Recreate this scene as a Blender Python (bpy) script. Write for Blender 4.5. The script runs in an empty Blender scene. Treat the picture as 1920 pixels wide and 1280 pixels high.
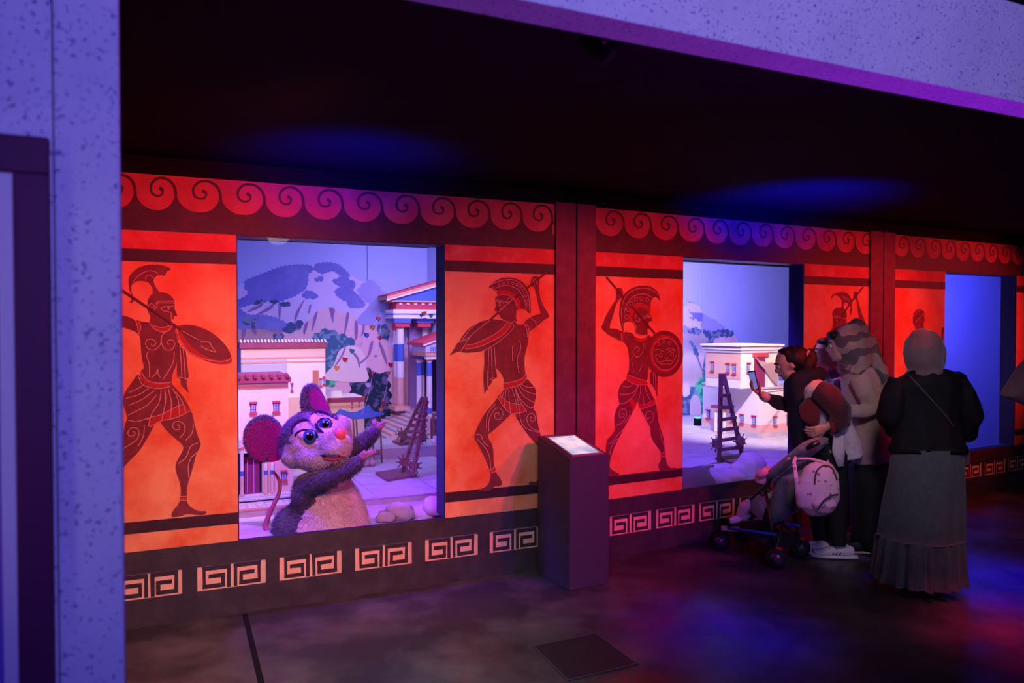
import bpy, bmesh, math, random
from mathutils import Vector, Matrix, noise
from mathutils.geometry import tessellate_polygon
random.seed(7)
C = bpy.context.scene.collection
R = math.radians
# ------------------------------------------------------------------ camera
CAMZ = 1.6; F = 1450.0; PITCH = 0.0196
cd = bpy.data.cameras.new('camera'); cam = bpy.data.objects.new('camera', cd); C.objects.link(cam)
cam.location = (0, 0, CAMZ); cam.rotation_euler = (math.pi/2 - PITCH, 0, 0)
cd.sensor_width = 36; cd.lens = F/1920*36; cd.clip_start = .05
cd.dof.use_dof = True; cd.dof.focus_distance = 5.0; cd.dof.aperture_fstop = 3.5
bpy.context.scene.camera = cam
# ------------------------------------------------------------------ world, exposure
w = bpy.data.worlds.new('world'); bpy.context.scene.world = w; w.use_nodes = True
w.node_tree.nodes['Background'].inputs[0].default_value = (.10, .06, .16, 1)
w.node_tree.nodes['Background'].inputs[1].default_value = .06
vs = bpy.context.scene.view_settings
vs.view_transform = 'Standard'; vs.look = 'None'; vs.gamma = 1; vs.use_curve_mapping = False; vs.exposure = 0
# ------------------------------------------------------------------ projection helpers (pixel of the 1920x1280 photo -> real place)
FW = Vector((0, math.cos(PITCH), -math.sin(PITCH))); UP = Vector((0, math.sin(PITCH), math.cos(PITCH))); RT = Vector((1, 0, 0))
CAM = Vector((0, 0, CAMZ))
def ray(px, py): return FW + RT*((px-960)/F) - UP*((py-640)/F)
def P(px, py, Y): return CAM + ray(px, py)*Y
def fl(px, py, z=0):
    d = ray(px, py); return CAM + d*((z-CAMZ)/d.z)
def toz(px, py, pt):            # height where the pixel's ray passes over the spot pt
    d = ray(px, py); t = pt.y/d.y; return CAMZ + d.z*t
class Frame:
    def __init__(s, o, a): s.o = Vector((o[0], o[1], 0)); s.e = Vector((math.sin(a), math.cos(a), 0)); s.m = Vector((-math.cos(a), math.sin(a), 0)); s.a = a
    def pt(s, u, n, z): return s.o + s.e*u + s.m*n + Vector((0, 0, z))
    def hit(s, px, py, n=0):    # -> (u, z) on the plane n
        d = ray(px, py); t = ((s.o + s.m*n - CAM).dot(s.m))/d.dot(s.m); q = CAM + d*t
        return (q - s.o).dot(s.e), q.z
    def u(s, px, n=0, py=640): return s.hit(px, py, n)[0]
    def un(s, q): return (q - s.o).dot(s.e), (q - s.o).dot(s.m)
    def nfor(s, px, u, py=700):    # depth n where pixel column px meets the line u=const
        d = ray(px, py); nrm = s.e; t = ((s.o + s.e*u - CAM).dot(nrm))/d.dot(nrm); return (CAM + d*t - s.o).dot(s.m)
A1, D1, A2 = 1.1432, 4.9775, 1.0632
_W0 = Frame((0, D1), A1)
_k = _W0.u(1079)
K = _W0.pt(_k, 0, 0)
W1 = Frame(K, A1); W2 = Frame(K, A2)      # the display wall bends slightly at the first pilaster
PA = 1.12; _p0 = P(228, 640, 1.2)
PF = Frame(_p0, PA)                        # foreground portal
# ------------------------------------------------------------------ lights
def light(kind, name, loc, target, color, energy, size=.3, angle=60, blend=.6, spread=None, size_y=None):
    l = bpy.data.lights.new(name, kind); l.color = color; l.energy = energy
    if kind == 'AREA':
        l.size = size
        if size_y: l.shape = 'RECTANGLE'; l.size_y = size_y
        if spread: l.spread = R(spread)
    elif kind == 'SPOT': l.spot_size = R(angle); l.spot_blend = blend; l.shadow_soft_size = size
    else: l.shadow_soft_size = size
    o = bpy.data.objects.new(name, l); C.objects.link(o); o.location = loc
    o.rotation_euler = (Vector(target)-Vector(loc)).to_track_quat('-Z', 'Y').to_euler()
    return o
def w1(px, n, z): return W1.pt(W1.u(px), n, z)
def w2(px, n, z): return W2.pt(W2.u(px), n, z)
# hall: red washes over the painted wall
light('SPOT', 'red_wash_light', w1(560, -2.0, 2.40), w1(300, 0, 1.0), (1, .045, .006), 215, .06, 95, .8)
light('SPOT', 'red_wash_light', w2(1230, -2.6, 2.42), w1(905, 0, 1.0), (1, .06, .035), 190, .05, 62, .8)
light('SPOT', 'red_wash_light', w2(1420, -2.2, 2.42), w2(1200, 0, 1.2), (1, .03, .012), 240, .06, 62, .8)
light('SPOT', 'red_wash_light', w2(1760, -2.2, 2.42), w2(1590, 0, 1.3), (1, .03, .02), 230, .06, 60, .8)
light('SPOT', 'red_wash_light', w2(1980, -2.0, 2.42), w2(1780, 0, 1.3), (1, .04, .05), 230, .06, 62, .8)
light('SPOT', 'warm_wash_light', w1(640, -2.6, 2.42), w1(620, 0, .15), (1, .80, .72), 95, .1, 75, .9)
light('SPOT', 'warm_wash_light', w2(1300, -3.4, 2.42), w2(1450, -.6, .6), (1, .66, .72), 50, .1, 75, .9)
light('SPOT', 'floor_wash_light', (-.6, 2.6, 2.42), (-.9, 3.4, 0), (.62, .78, 1), 160, .2, 80, .9)
light('SPOT', 'fill_light', (1.5, 2.6, 2.42), (2.5, 5.2, .9), (1, .80, .90), 125, .2, 40, .9)
light('SPOT', 'blue_floor_light', fl(1350, 1185)+Vector((.05, .05, 2.42)), fl(1350, 1185), (.0, .0, 1), 640, .25, 27, 1)
light('SPOT', 'blue_floor_light', fl(1850, 1085)+Vector((.4, 1.0, 2.42)), fl(1850, 1085), (.0, .0, 1), 950, .25, 30, 1)
light('SPOT', 'red_floor_light', fl(1920, 1190)+Vector((.1, .1, 2.42)), fl(1960, 1190), (1, .0, .15), 380, .2, 32, 1)
light('SPOT', 'magenta_wash_light', (2.3, 2.7, 2.42), fl(1130, 1050), (.42, .0, 1), 560, .1, 44, .9)
# blue glow on the black ceiling
light('SPOT', 'blue_uplight', w1(600, -1.0, 1.75), w1(625, -.5, 2.5), (.0, .005, 1), 210, .15, 78, 1)
light('SPOT', 'blue_uplight', w2(1320, -1.15, 1.6), w2(1380, -.6, 2.5), (.0, .005, 1), 620, .15, 76, 1)
light('SPOT', 'added_face_light', W2.pt(1.9, .35, 2.35), P(1545, 672, 5.75), (.42, .26, 1), 90, .05, 40, .8)  # added violet spot to brighten the faces at the second display
# foreground portal
light('AREA', 'violet_portal_light', (.9, -.9, 2.1), (1.0, 1.5, 2.5), (.34, .25, 1), 27, .5, spread=120)
light('SPOT', 'blue_portal_light', (.2, -.8, 1.7), P(60, 640, 1.2), (.09, .075, 1), 52, .25, 75, .9)
light('SPOT', 'magenta_uplight', (1.3, 2.9, .9), (.9, 1.62, 2.3), (.38, .0, 1), 60, .1, 120, 1)
# inside the displays
light('AREA', 'display_light', W1.pt(W1.u(520), 1.7, 2.47), W1.pt(W1.u(600), 3.1, .2), (.22, .24, 1), 50, .55)
light('AREA', 'display_light', W1.pt(-.15, 2.6, 2.46), W1.pt(.1, 4.0, 1.2), (.52, .40, 1), 50, .7)
light('SPOT', 'display_spot', W1.pt(-1.0, 1.4, 2.46), W1.pt(.1, 3.4, 1.2), (1, .45, .9), 60, .1, 55, .8)
light('SPOT', 'display_spot', W1.pt(W1.u(500), .35, 2.45), W1.pt(W1.u(440), 1.3, .9), (1, .95, .80), 110, .05, 48, .6)
light('SPOT', 'display_spot', W1.pt(W1.u(600), .6, 2.45), W1.pt(W1.u(620), 2.6, 1.1), (1, .85, .60), 150, .05, 50, .8)
light('SPOT', 'display_spot', W1.pt(W1.u(700), .3, 2.45), W1.pt(W1.u(760), 1.5, .3), (.26, .03, 1), 120, .08, 90, .8)
light('SPOT', 'display_spot', W1.pt(W1.u(470), .3, 2.45), W1.pt(W1.u(600), .5, .9), (.32, .06, 1), 270, .08, 80, .8)
light('AREA', 'display_light', W2.pt(3.4, 2.5, 2.46), W2.pt(5.0, 4.0, 1.5), (.40, .33, 1), 250, 1.2)
light('SPOT', 'display_spot', W2.pt(2.5, .5, 2.42), W2.pt(3.9, 1.9, .8), (1, .80, .70), 420, .05, 56, .8)
light('SPOT', 'display_spot', W2.pt(1.7, .4, 2.45), W2.pt(2.5, 1.2, .3), (.20, .07, 1), 300, .05, 84, .8)
light('SPOT', 'display_spot', W1.pt(-1.98, .30, 2.2), W1.pt(-1.3, .5, .8), (.14, .02, 1), 190, .05, 60, .8)
light('SPOT', 'liner_fill_light', (-1.5, .2, 1.5), P(10, 700, 1.2), (1, .75, .8), 9, .1, 40, .8)  # added spot in front of the side window, warms its liner
light('AREA', 'display_light', W2.pt(6.2, .5, 2.46), W2.pt(7.6, 1.6, 1.2), (.09, .09, 1), 95, .8)
# ------------------------------------------------------------------ materials
MATS = {}
def mat(name, col, rough=.6, col2=None, nscale=4, thr=(.35, .65), bump=0, bscale=60, metal=0, emit=0, spec=.3, detail=6, stretch=None, sheen=0):
    if name in MATS: return MATS[name]
    m = bpy.data.materials.new(name); m.use_nodes = True; nt = m.node_tree; b = nt.nodes['Principled BSDF']
    b.inputs['Base Color'].default_value = (*col, 1); b.inputs['Roughness'].default_value = rough
    b.inputs['Metallic'].default_value = metal; b.inputs['Specular IOR Level'].default_value = spec
    if sheen: b.inputs['Sheen Weight'].default_value = sheen
    tc = nt.nodes.new('ShaderNodeTexCoord'); vec = tc.outputs['Object']
    if stretch:
        mp = nt.nodes.new('ShaderNodeMapping'); mp.inputs['Scale'].default_value = stretch; nt.links.new(vec, mp.inputs[0]); vec = mp.outputs[0]
    if col2 is not None:
        n = nt.nodes.new('ShaderNodeTexNoise'); n.inputs['Scale'].default_value = nscale; n.inputs['Detail'].default_value = detail; n.inputs['Roughness'].default_value = .62
        nt.links.new(vec, n.inputs['Vector'])
        r = nt.nodes.new('ShaderNodeValToRGB'); r.color_ramp.elements[0].position = thr[0]; r.color_ramp.elements[1].position = thr[1]
        r.color_ramp.elements[0].color = (*col, 1); r.color_ramp.elements[1].color = (*col2, 1)
        nt.links.new(n.outputs['Fac'], r.inputs[0]); nt.links.new(r.outputs[0], b.inputs['Base Color'])
    if bump:
        n2 = nt.nodes.new('ShaderNodeTexNoise'); n2.inputs['Scale'].default_value = bscale; n2.inputs['Detail'].default_value = 5
        nt.links.new(vec, n2.inputs['Vector'])
        bp = nt.nodes.new('ShaderNodeBump'); bp.inputs['Strength'].default_value = bump; bp.inputs['Distance'].default_value = .01
        nt.links.new(n2.outputs['Fac'], bp.inputs['Height']); nt.links.new(bp.outputs[0], b.inputs['Normal'])
    if emit:
        b.inputs['Emission Color'].default_value = (*col, 1); b.inputs['Emission Strength'].default_value = emit
    MATS[name] = m; return m
def mat_attr(name, rough=.8, sheen=.3):
    m = bpy.data.materials.new(name); m.use_nodes = True; nt = m.node_tree; b = nt.nodes['Principled BSDF']
    a = nt.nodes.new('ShaderNodeVertexColor'); a.layer_name = 'col'
    nt.links.new(a.outputs[0], b.inputs['Base Color']); b.inputs['Roughness'].default_value = rough
    b.inputs['Specular IOR Level'].default_value = .2; b.inputs['Sheen Weight'].default_value = sheen
    n = nt.nodes.new('ShaderNodeTexNoise'); n.inputs['Scale'].default_value = 90; n.inputs['Detail'].default_value = 4
    bp = nt.nodes.new('ShaderNodeBump'); bp.inputs['Strength'].default_value = .5; bp.inputs['Distance'].default_value = .01
    nt.links.new(n.outputs['Fac'], bp.inputs['Height']); nt.links.new(bp.outputs[0], b.inputs['Normal'])
    MATS[name] = m; return m
def speckle():
    m = mat('speckled_plaster', (.62, .62, .70), .75, (.74, .74, .80), 7, (.3, .7), .12, 120)
    nt = m.node_tree; b = nt.nodes['Principled BSDF']; src = b.inputs['Base Color'].links[0].from_socket
    tc = nt.nodes.new('ShaderNodeTexCoord')
    n = nt.nodes.new('ShaderNodeTexNoise'); n.inputs['Scale'].default_value = 125; n.inputs['Detail'].default_value = 2.0
    r = nt.nodes.new('ShaderNodeValToRGB'); r.color_ramp.elements[0].position = .60; r.color_ramp.elements[1].position = .68
    r.color_ramp.elements[0].color = (0, 0, 0, 1); r.color_ramp.elements[1].color = (1, 1, 1, 1)
    mx = nt.nodes.new('ShaderNodeMix'); mx.data_type = 'RGBA'; mx.inputs[7].default_value = (.24, .24, .42, 1)
    nt.links.new(tc.outputs['Object'], n.inputs['Vector']); nt.links.new(n.outputs['Fac'], r.inputs[0]); nt.links.new(r.outputs[0], mx.inputs[0])
    nt.links.new(src, mx.inputs[6]); nt.links.new(mx.outputs[2], b.inputs['Base Color'])
    return m
def glassmat():
    m = bpy.data.materials.new('window_glass'); m.use_nodes = True; nt = m.node_tree; nt.nodes.clear()
    o = nt.nodes.new('ShaderNodeOutputMaterial'); t = nt.nodes.new('ShaderNodeBsdfTransparent'); g = nt.nodes.new('ShaderNodeBsdfGlossy')
    g.inputs['Roughness'].default_value = .02; t.inputs[0].default_value = (.96, .97, .98, 1)
    f = nt.nodes.new('ShaderNodeFresnel'); f.inputs[0].default_value = 1.35; mx = nt.nodes.new('ShaderNodeMixShader')
    gm = nt.nodes.new('ShaderNodeNewGeometry'); iv = nt.nodes.new('ShaderNodeMath'); iv.operation = 'SUBTRACT'; iv.inputs[0].default_value = 1; nt.links.new(gm.outputs['Backfacing'], iv.inputs[1])
    ml = nt.nodes.new('ShaderNodeMath'); ml.operation = 'MULTIPLY'; nt.links.new(f.outputs[0], ml.inputs[0]); nt.links.new(iv.outputs[0], ml.inputs[1]); nt.links.new(ml.outputs[0], mx.inputs[0]); nt.links.new(t.outputs[0], mx.inputs[1]); nt.links.new(g.outputs[0], mx.inputs[2]); nt.links.new(mx.outputs[0], o.inputs[0])
    MATS['glass'] = m; return m
ORANGE = mat('orange_fresco_paint', (.74, .12, .03), .62, (.86, .40, .17), 2.6, (.34, .60), .08, 90, detail=8)
REDORANGE = mat('red_fresco_paint', (.60, .05, .04), .6, (.76, .18, .13), 7, (.45, .75), .08, 90, detail=8)
FRZ = mat('dimmed_frieze_red_paint', (.42, .05, .07), .6, (.56, .12, .12), 6, (.4, .75), .08, 90, detail=8)  # darkened red: weaker light high on the wall put into the colour
DARKP = mat('dark_maroon_paint', (.045, .018, .028), .55, (.10, .04, .05), 9, (.5, .9), .06, 100)
PILAST = mat('dusty_rose_pilaster_paint', (.13, .03, .06), .6, (.20, .055, .09), 12, (.4, .8), .08, 100)
BASEM = mat('dark_slate_base_paint', (.038, .032, .040), .6, (.075, .06, .07), 8, (.4, .85), .12, 70)
FIGM = mat('painted_maroon_figure', (.16, .028, .035), .6, (.23, .05, .06), 14, (.35, .75), .05, 90)
FIGR = mat('painted_crimson_accent', (.42, .028, .03), .6)
FIGL = mat('painted_pale_line', (.66, .30, .24), .6)
SPEAR = mat('painted_spear_brown', (.14, .012, .012), .6)
KEYO = mat('ochre_key_panel_paint', (.85, .54, .36), .6, (.72, .42, .26), 10, (.4, .8))
KEYD = mat('key_stroke_paint', (.04, .03, .04), .6)
BLACK = mat('matt_black_paint', (.008, .007, .010), .85, spec=.08)
CEILM = mat('black_ceiling_paint', (.007, .007, .010), .9, spec=.08)
SPECK = speckle(); GLASS = glassmat()
PURF = mat('dark_plum_frame_paint', (.08, .006, .05), .55)
WHITE = mat('white_paint', (.75, .74, .76), .55)
# ------------------------------------------------------------------ mesh helpers
def tag(o, label=None, cat=None, group=None, kind=None):
    if label: o['label'] = label
    if cat: o['category'] = cat
    if group: o['group'] = group
    if kind: o['kind'] = kind
    return o
def link(name, me, m, parent=None, smooth=False):
    o = bpy.data.objects.new(name, me); C.objects.link(o)
    if m is not None:
        for x in (m if isinstance(m, (list, tuple)) else [m]): me.materials.append(x)
    if parent: o.parent = parent
    if smooth: me.polygons.foreach_set('use_smooth', [True]*len(me.polygons))
    return o
def obj(name, bm, m, parent=None, smooth=False):
    me = bpy.data.meshes.new(name); bm.to_mesh(me); bm.free(); return link(name, me, m, parent, smooth)
def empty(name, loc=(0, 0, 0), parent=None):
    o = bpy.data.objects.new(name, None); C.objects.link(o); o.location = loc; o.empty_display_size = .1
    if parent: o.parent = parent
    return o
def reparent(o, t):            # keep world place although the thing's empty is elsewhere
    o.parent = t; o.matrix_parent_inverse = Matrix.Translation(t.location).inverted(); return o
def thing(name, label, cat, loc, group=None, kind=None):
    return tag(empty(name, loc), label, cat, group, kind)
def bx(bm, fr, u0, u1, n0, n1, z0, z1, mi=0):
    v = [bm.verts.new(fr.pt(u, n, z)) for z in (z0, z1) for n in (n0, n1) for u in (u0, u1)]
    for f in ((0, 1, 5, 4), (2, 6, 7, 3), (0, 4, 6, 2), (1, 3, 7, 5), (4, 5, 7, 6), (0, 2, 3, 1)):
        bm.faces.new([v[i] for i in f]).material_index = mi
def hexa(bm, q8):              # 4 bottom + 4 top points
    v = [bm.verts.new(p) for p in q8]
    for f in ((0, 3, 2, 1), (4, 5, 6, 7), (0, 1, 5, 4), (1, 2, 6, 5), (2, 3, 7, 6), (3, 0, 4, 7)): bm.faces.new([v[i] for i in f])
def box(name, fr, u0, u1, n0, n1, z0, z1, m, parent=None, bevel=0):
    bm = bmesh.new(); bx(bm, fr, u0, u1, n0, n1, z0, z1)
    if bevel: bmesh.ops.bevel(bm, geom=bm.edges[:], offset=bevel, segments=2, affect='EDGES', profile=.6)
    bmesh.ops.recalc_face_normals(bm, faces=bm.faces[:])
    o = obj(name, bm, m)
    if parent: reparent(o, parent)
    return o
def catmull(pts, k=6, closed=True):
    n = len(pts); out = []
    for i in range(n if closed else n-1):
        p0, p1, p2, p3 = (pts[(i-1) % n], pts[i], pts[(i+1) % n], pts[(i+2) % n]) if closed else (pts[max(i-1, 0)], pts[i], pts[i+1], pts[min(i+2, n-1)])
        for j in range(k):
            t = j/k; out.append(tuple(.5*((2*b)+(-a+c)*t+(2*a-5*b+4*c-d)*t*t+(-a+3*b-3*c+d)*t**3) for a, b, c, d in zip(p0, p1, p2, p3)))
    if not closed: out.append(tuple(pts[-1]))
    return out
def mirrorless_fill(bm, pts3, mi=0):
    tris = tessellate_polygon([[Vector(p) for p in pts3]]); v = [bm.verts.new(p) for p in pts3]
    for t in tris:
        try: bm.faces.new([v[i] for i in t]).material_index = mi
        except ValueError: pass
class Tr:                      # traced paint on a plane of a frame: crop origin and scale -> photo pixel -> plane
    def __init__(s, fr, n, ox, oy, k): s.fr, s.n, s.ox, s.oy, s.k = fr, n, ox, oy, k
    def uz(s, p): return s.fr.hit(s.ox+p[0]*s.k, s.oy+p[1]*s.k, s.n)
    def poly(s, bm, pts, lift, mi=0, k=4, bumpy=0):
        q = [s.uz(p) for p in (catmull(pts, k) if k > 1 else pts)]
        if bumpy: q = scallop(q, bumpy)
        mirrorless_fill(bm, [s.fr.pt(u, s.n-lift, z) for u, z in q], mi)
    def line(s, bm, pts, lift, wd, mi=0, k=4, taper=False):
        q = [s.uz(p) for p in (catmull(pts, k, False) if k > 1 else pts)]
        ribbon(bm, s.fr, q, s.n-lift, wd, mi, taper)
    def circ(s, bm, p, r, lift, wd, mi=0): s.line(bm, [(p[0]+r*math.cos(t*.7854), p[1]+r*1.1*math.sin(t*.7854)) for t in range(9)], lift, wd, mi, 2)
def scallop(q, amp):
    out = []; acc = 0; sg = 1 if sum(a[0]*b[1]-b[0]*a[1] for a, b in zip(q, q[1:]+q[:1])) > 0 else -1
    for i in range(len(q)):
        a, b = q[i], q[(i+1) % len(q)]; L = math.hypot(b[0]-a[0], b[1]-a[1]); nx, nz = (b[1]-a[1])/(L+1e-9), -(b[0]-a[0])/(L+1e-9)
        st = max(1, int(L/(amp*.35)))
        for j in range(st):
            t = j/st; acc += L/st; h = sg*abs(math.sin(acc/amp*2.1))*amp*.5
            out.append((a[0]+(b[0]-a[0])*t+nx*h, a[1]+(b[1]-a[1])*t+nz*h))
    return out
def ribbon(bm, fr, q, n, wd, mi=0, taper=False):
    N = len(q); L = []; 
    for i, (u, z) in enumerate(q):
        a = q[max(i-1, 0)]; b = q[min(i+1, N-1)]; dx, dz = b[0]-a[0], b[1]-a[1]; l = math.hypot(dx, dz) or 1
        h = wd/2*((.35+.65*math.sin(math.pi*(i+.5)/N)) if taper is True else (taper(i/(N-1)) if taper else 1))
        L.append((bm.verts.new(fr.pt(u-dz/l*h, n, z+dx/l*h)), bm.verts.new(fr.pt(u+dz/l*h, n, z-dx/l*h))))
    for a, b in zip(L, L[1:]):
        bm.faces.new((a[0], a[1], b[1], b[0])).material_index = mi
def tube(bm, pts, rad, seg=10, cap=True, ell=1.0, ref=None, mi=0):
    pts = [Vector(p) for p in pts]; N = len(pts); rings = []
    rad = rad if isinstance(rad, (list, tuple)) else [rad]*N
    prev = Vector(ref) if ref else None
    for i, p in enumerate(pts):
        d = (pts[min(i+1, N-1)]-pts[max(i-1, 0)]).normalized()
        x = prev if prev is not None else (Vector((0, 0, 1)) if abs(d.z) < .9 else Vector((1, 0, 0)))
        x = (x - d*x.dot(d)).normalized(); y = d.cross(x)
        if prev is None or not ref: prev = x
        r = rad[i]; rx, ry = (r if isinstance(r, (tuple, list)) else (r, r*ell))
        rings.append([bm.verts.new(p + x*rx*math.cos(2*math.pi*j/seg) + y*ry*math.sin(2*math.pi*j/seg)) for j in range(seg)])
    for a, b in zip(rings, rings[1:]):
        for j in range(seg): bm.faces.new((a[j], a[(j+1) % seg], b[(j+1) % seg], b[j])).material_index = mi
    if cap:
        bm.faces.new(rings[0][::-1]).material_index = mi; bm.faces.new(rings[-1]).material_index = mi
def ball(bm, c, r, seg=14, rot=None, mi=0):
    r = r if isinstance(r, (tuple, list)) else (r, r, r)
    M = Matrix.Translation(Vector(c)) @ (rot.to_4x4() if rot else Matrix.Identity(4)) @ Matrix.Diagonal((*r, 1))
    n0 = len(bm.faces)
    bmesh.ops.create_uvsphere(bm, u_segments=seg, v_segments=max(6, seg*2//3), radius=1, matrix=M)
    bm.faces.ensure_lookup_table()
    if mi:
        for f in bm.faces[n0:]: f.material_index = mi
def remeshed(bm, voxel, smooth=4, name='tmp'):
    me = bpy.data.meshes.new(name); bmesh.ops.recalc_face_normals(bm, faces=bm.faces[:]); bm.to_mesh(me); bm.free()
    o = bpy.data.objects.new(name, me); C.objects.link(o)
    a = o.modifiers.new('r', 'REMESH'); a.mode = 'VOXEL'; a.voxel_size = voxel
    if smooth: b = o.modifiers.new('s', 'SMOOTH'); b.factor = .5; b.iterations = smooth
    dg = bpy.context.evaluated_depsgraph_get(); dg.update()
    out = bpy.data.meshes.new_from_object(o.evaluated_get(dg)); bpy.data.objects.remove(o)
    return out
def blob(name, bm, m, voxel, smooth=4, parent=None):
    me = remeshed(bm, voxel, smooth, name); me.materials.clear(); o = link(name, me, m, None, True)
    if parent: reparent(o, parent)
    return o
def S(name, o): o['kind'] = 'structure'; o.name = name; return o
# ================================================================== SETTING
Z_FT, Z_FB, Z_W, Z_B1, Z_B1T = 2.404, 2.155, 2.105, 1.941, 2.008
# heights measured on the wall: frieze top, frieze red bottom, opening top, upper band bottom / top
Z_FT = 2.404; Z_W = 2.105; Z_B1B = 1.941; Z_B1T = 2.008; Z_B2T = .567; Z_B2B = .5046; Z_BT = .408; CEIL = 2.5
TH = .10
def uu(px): return (W1, W1.u(px)) if px < 1079 else (W2, W2.u(px))
wall = S('wall_back', empty('wall_back', K))
def piece(name, fr, u0, u1, n0, n1, z0, z1, m, parent=wall, bevel=0): return box(name, fr, u0, u1, n0, n1, z0, z1, m, parent, bevel)
fl0 = bmesh.new(); bx(fl0, Frame((0, 0), math.pi/2), -4, 12, -3, 14, -.1, 0)
FLOORM = mat('worn_dark_polished_concrete', (.028, .024, .028), .3, (.105, .092, .092), 1.9, (.44, .74), .12, 14, spec=.4, detail=10)
nt = FLOORM.node_tree; b = nt.nodes['Principled BSDF']
n = nt.nodes.new('ShaderNodeTexNoise'); n.inputs['Scale'].default_value = 3.1; n.inputs['Detail'].default_value = 8
r = nt.nodes.new('ShaderNodeMapRange'); r.inputs[1].default_value = .3; r.inputs[2].default_value = .7; r.inputs[3].default_value = .27; r.inputs[4].default_value = .55
tc = nt.nodes.new('ShaderNodeTexCoord'); nt.links.new(tc.outputs['Object'], n.inputs['Vector']); nt.links.new(n.outputs['Fac'], r.inputs[0]); nt.links.new(r.outputs[0], b.inputs['Roughness'])
floor = S('floor', obj('floor', fl0, FLOORM))
cb = bmesh.new(); bx(cb, Frame((0, 0), math.pi/2), -4, 12, -3, 14, CEIL, CEIL+.1)
S('ceiling', obj('ceiling', cb, CEILM))
# expansion joint in the floor, two worn lips and a dark seam
jb = bmesh.new(); a0 = fl(459, 1151); a1 = fl(497, 1310); dj = (a1-a0).normalized(); sj = Vector((dj.y, -dj.x, 0))
a1 = a0 + dj*3
for off, wd_, h in ((-.0, .028, .0015),):
    hexa(jb, [a0+sj*(off-wd_/2), a0+sj*(off+wd_/2), a1+sj*(off+wd_/2), a1+sj*(off-wd_/2)] + [q+Vector((0, 0, h)) for q in (a0+sj*(off-wd_/2), a0+sj*(off+wd_/2), a1+sj*(off+wd_/2), a1+sj*(off-wd_/2))])
reparent(obj('floor_joint', jb, BLACK), floor)
# hatch
hq = [fl(1001, 1213), fl(1117, 1189), fl(1193, 1245), fl(1066, 1276)]
hb = bmesh.new(); hexa(hb, [Vector((q.x, q.y, .0)) for q in hq] + [Vector((q.x, q.y, .004)) for q in hq])
hatch = tag(obj('floor_hatch', hb, mat('hatch_rubber', (.018, .014, .02), .55, bump=.2, bscale=80)), 'square dark hatch plate let into the glossy floor in front of the information stand', 'hatch')
hf = bmesh.new(); cq = sum(hq, Vector())/4
for i in range(4):
    p, q = hq[i], hq[(i+1) % 4]; po, qo = p+(p-cq)*.035, q+(q-cq)*.035
    hexa(hf, [p, q, qo, po] + [x+Vector((0, 0, .006)) for x in (p, q, qo, po)])
obj('hatch_rim', hf, mat('dull_steel', (.11, .09, .12), .45, metal=.5), hatch)
# ---- the painted wall: boards
ops = [(444, 834.5), (1280, 1507), (1771, 1905)]       # openings
def span(a, b): fa, ua = uu(a); fb, ub = uu(b); return fa, ua, ub
G = .004
def panel_set(pa, pb):
    fr, u0, u1 = span(pa, pb)
    pn = piece('fresco_panel', fr, u0, u1, 0, TH, Z_BT, Z_W, ORANGE)
    bm = bmesh.new()
    for z0, z1, mi in ((Z_B1T, Z_W-.001, 1), (Z_B1B, Z_B1T, 0), (Z_B2B, Z_B2T, 0)):
        v = [bm.verts.new(fr.pt(u, -.0012, z)) for u, z in ((u0, z0), (u1, z0), (u1, z1), (u0, z1))]; bm.faces.new(v).material_index = mi
    reparent(obj('painted_bands', bm, [DARKP, REDORANGE]), pn); return pn
pans = [panel_set(60, 444), panel_set(834.5, 1039.5), panel_set(1115, 1280), panel_set(1507, 1628), panel_set(1675, 1771), panel_set(1905, 2060)]
# lintel + frieze boards
curls1 = [222, 295, 375, 464, 537.5, 610, 685, 757, 824, 891, 953, 1011]
curls2 = [1146.7, 1199, 1248.8, 1301, 1346.5, 1390, 1432.5, 1473, 1512.7, 1553.6, 1587, 1625]
curls3 = [1692.8, 1723.7, 1753.8, 1781, 1808, 1835.5, 1861, 1886, 1911, 1936, 1960]
RIB = [(1.0, .60), (.995, .45), (.96, .30), (.9, .2), (.81, .12), (.70, .085), (.6, .09), (.52, .125), (.455, .19), (.40, .28), (.385, .37), (.39, .46), (.42, .54), (.48, .59), (.545, .605), (.61, .59), (.655, .545), (.675, .48), (.66, .42), (.62, .385), (.585, .37)]
BUMP = [(.0, .45), (.02, .57), (.05, .67), (.1, .77), (.16, .85), (.24, .92), (.33, .97), (.42, .995), (.5, 1.0), (.6, .995), (.7, .965), (.8, .90), (.88, .80), (.94, .68), (.98, .56), (1.0, .45)]
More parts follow.
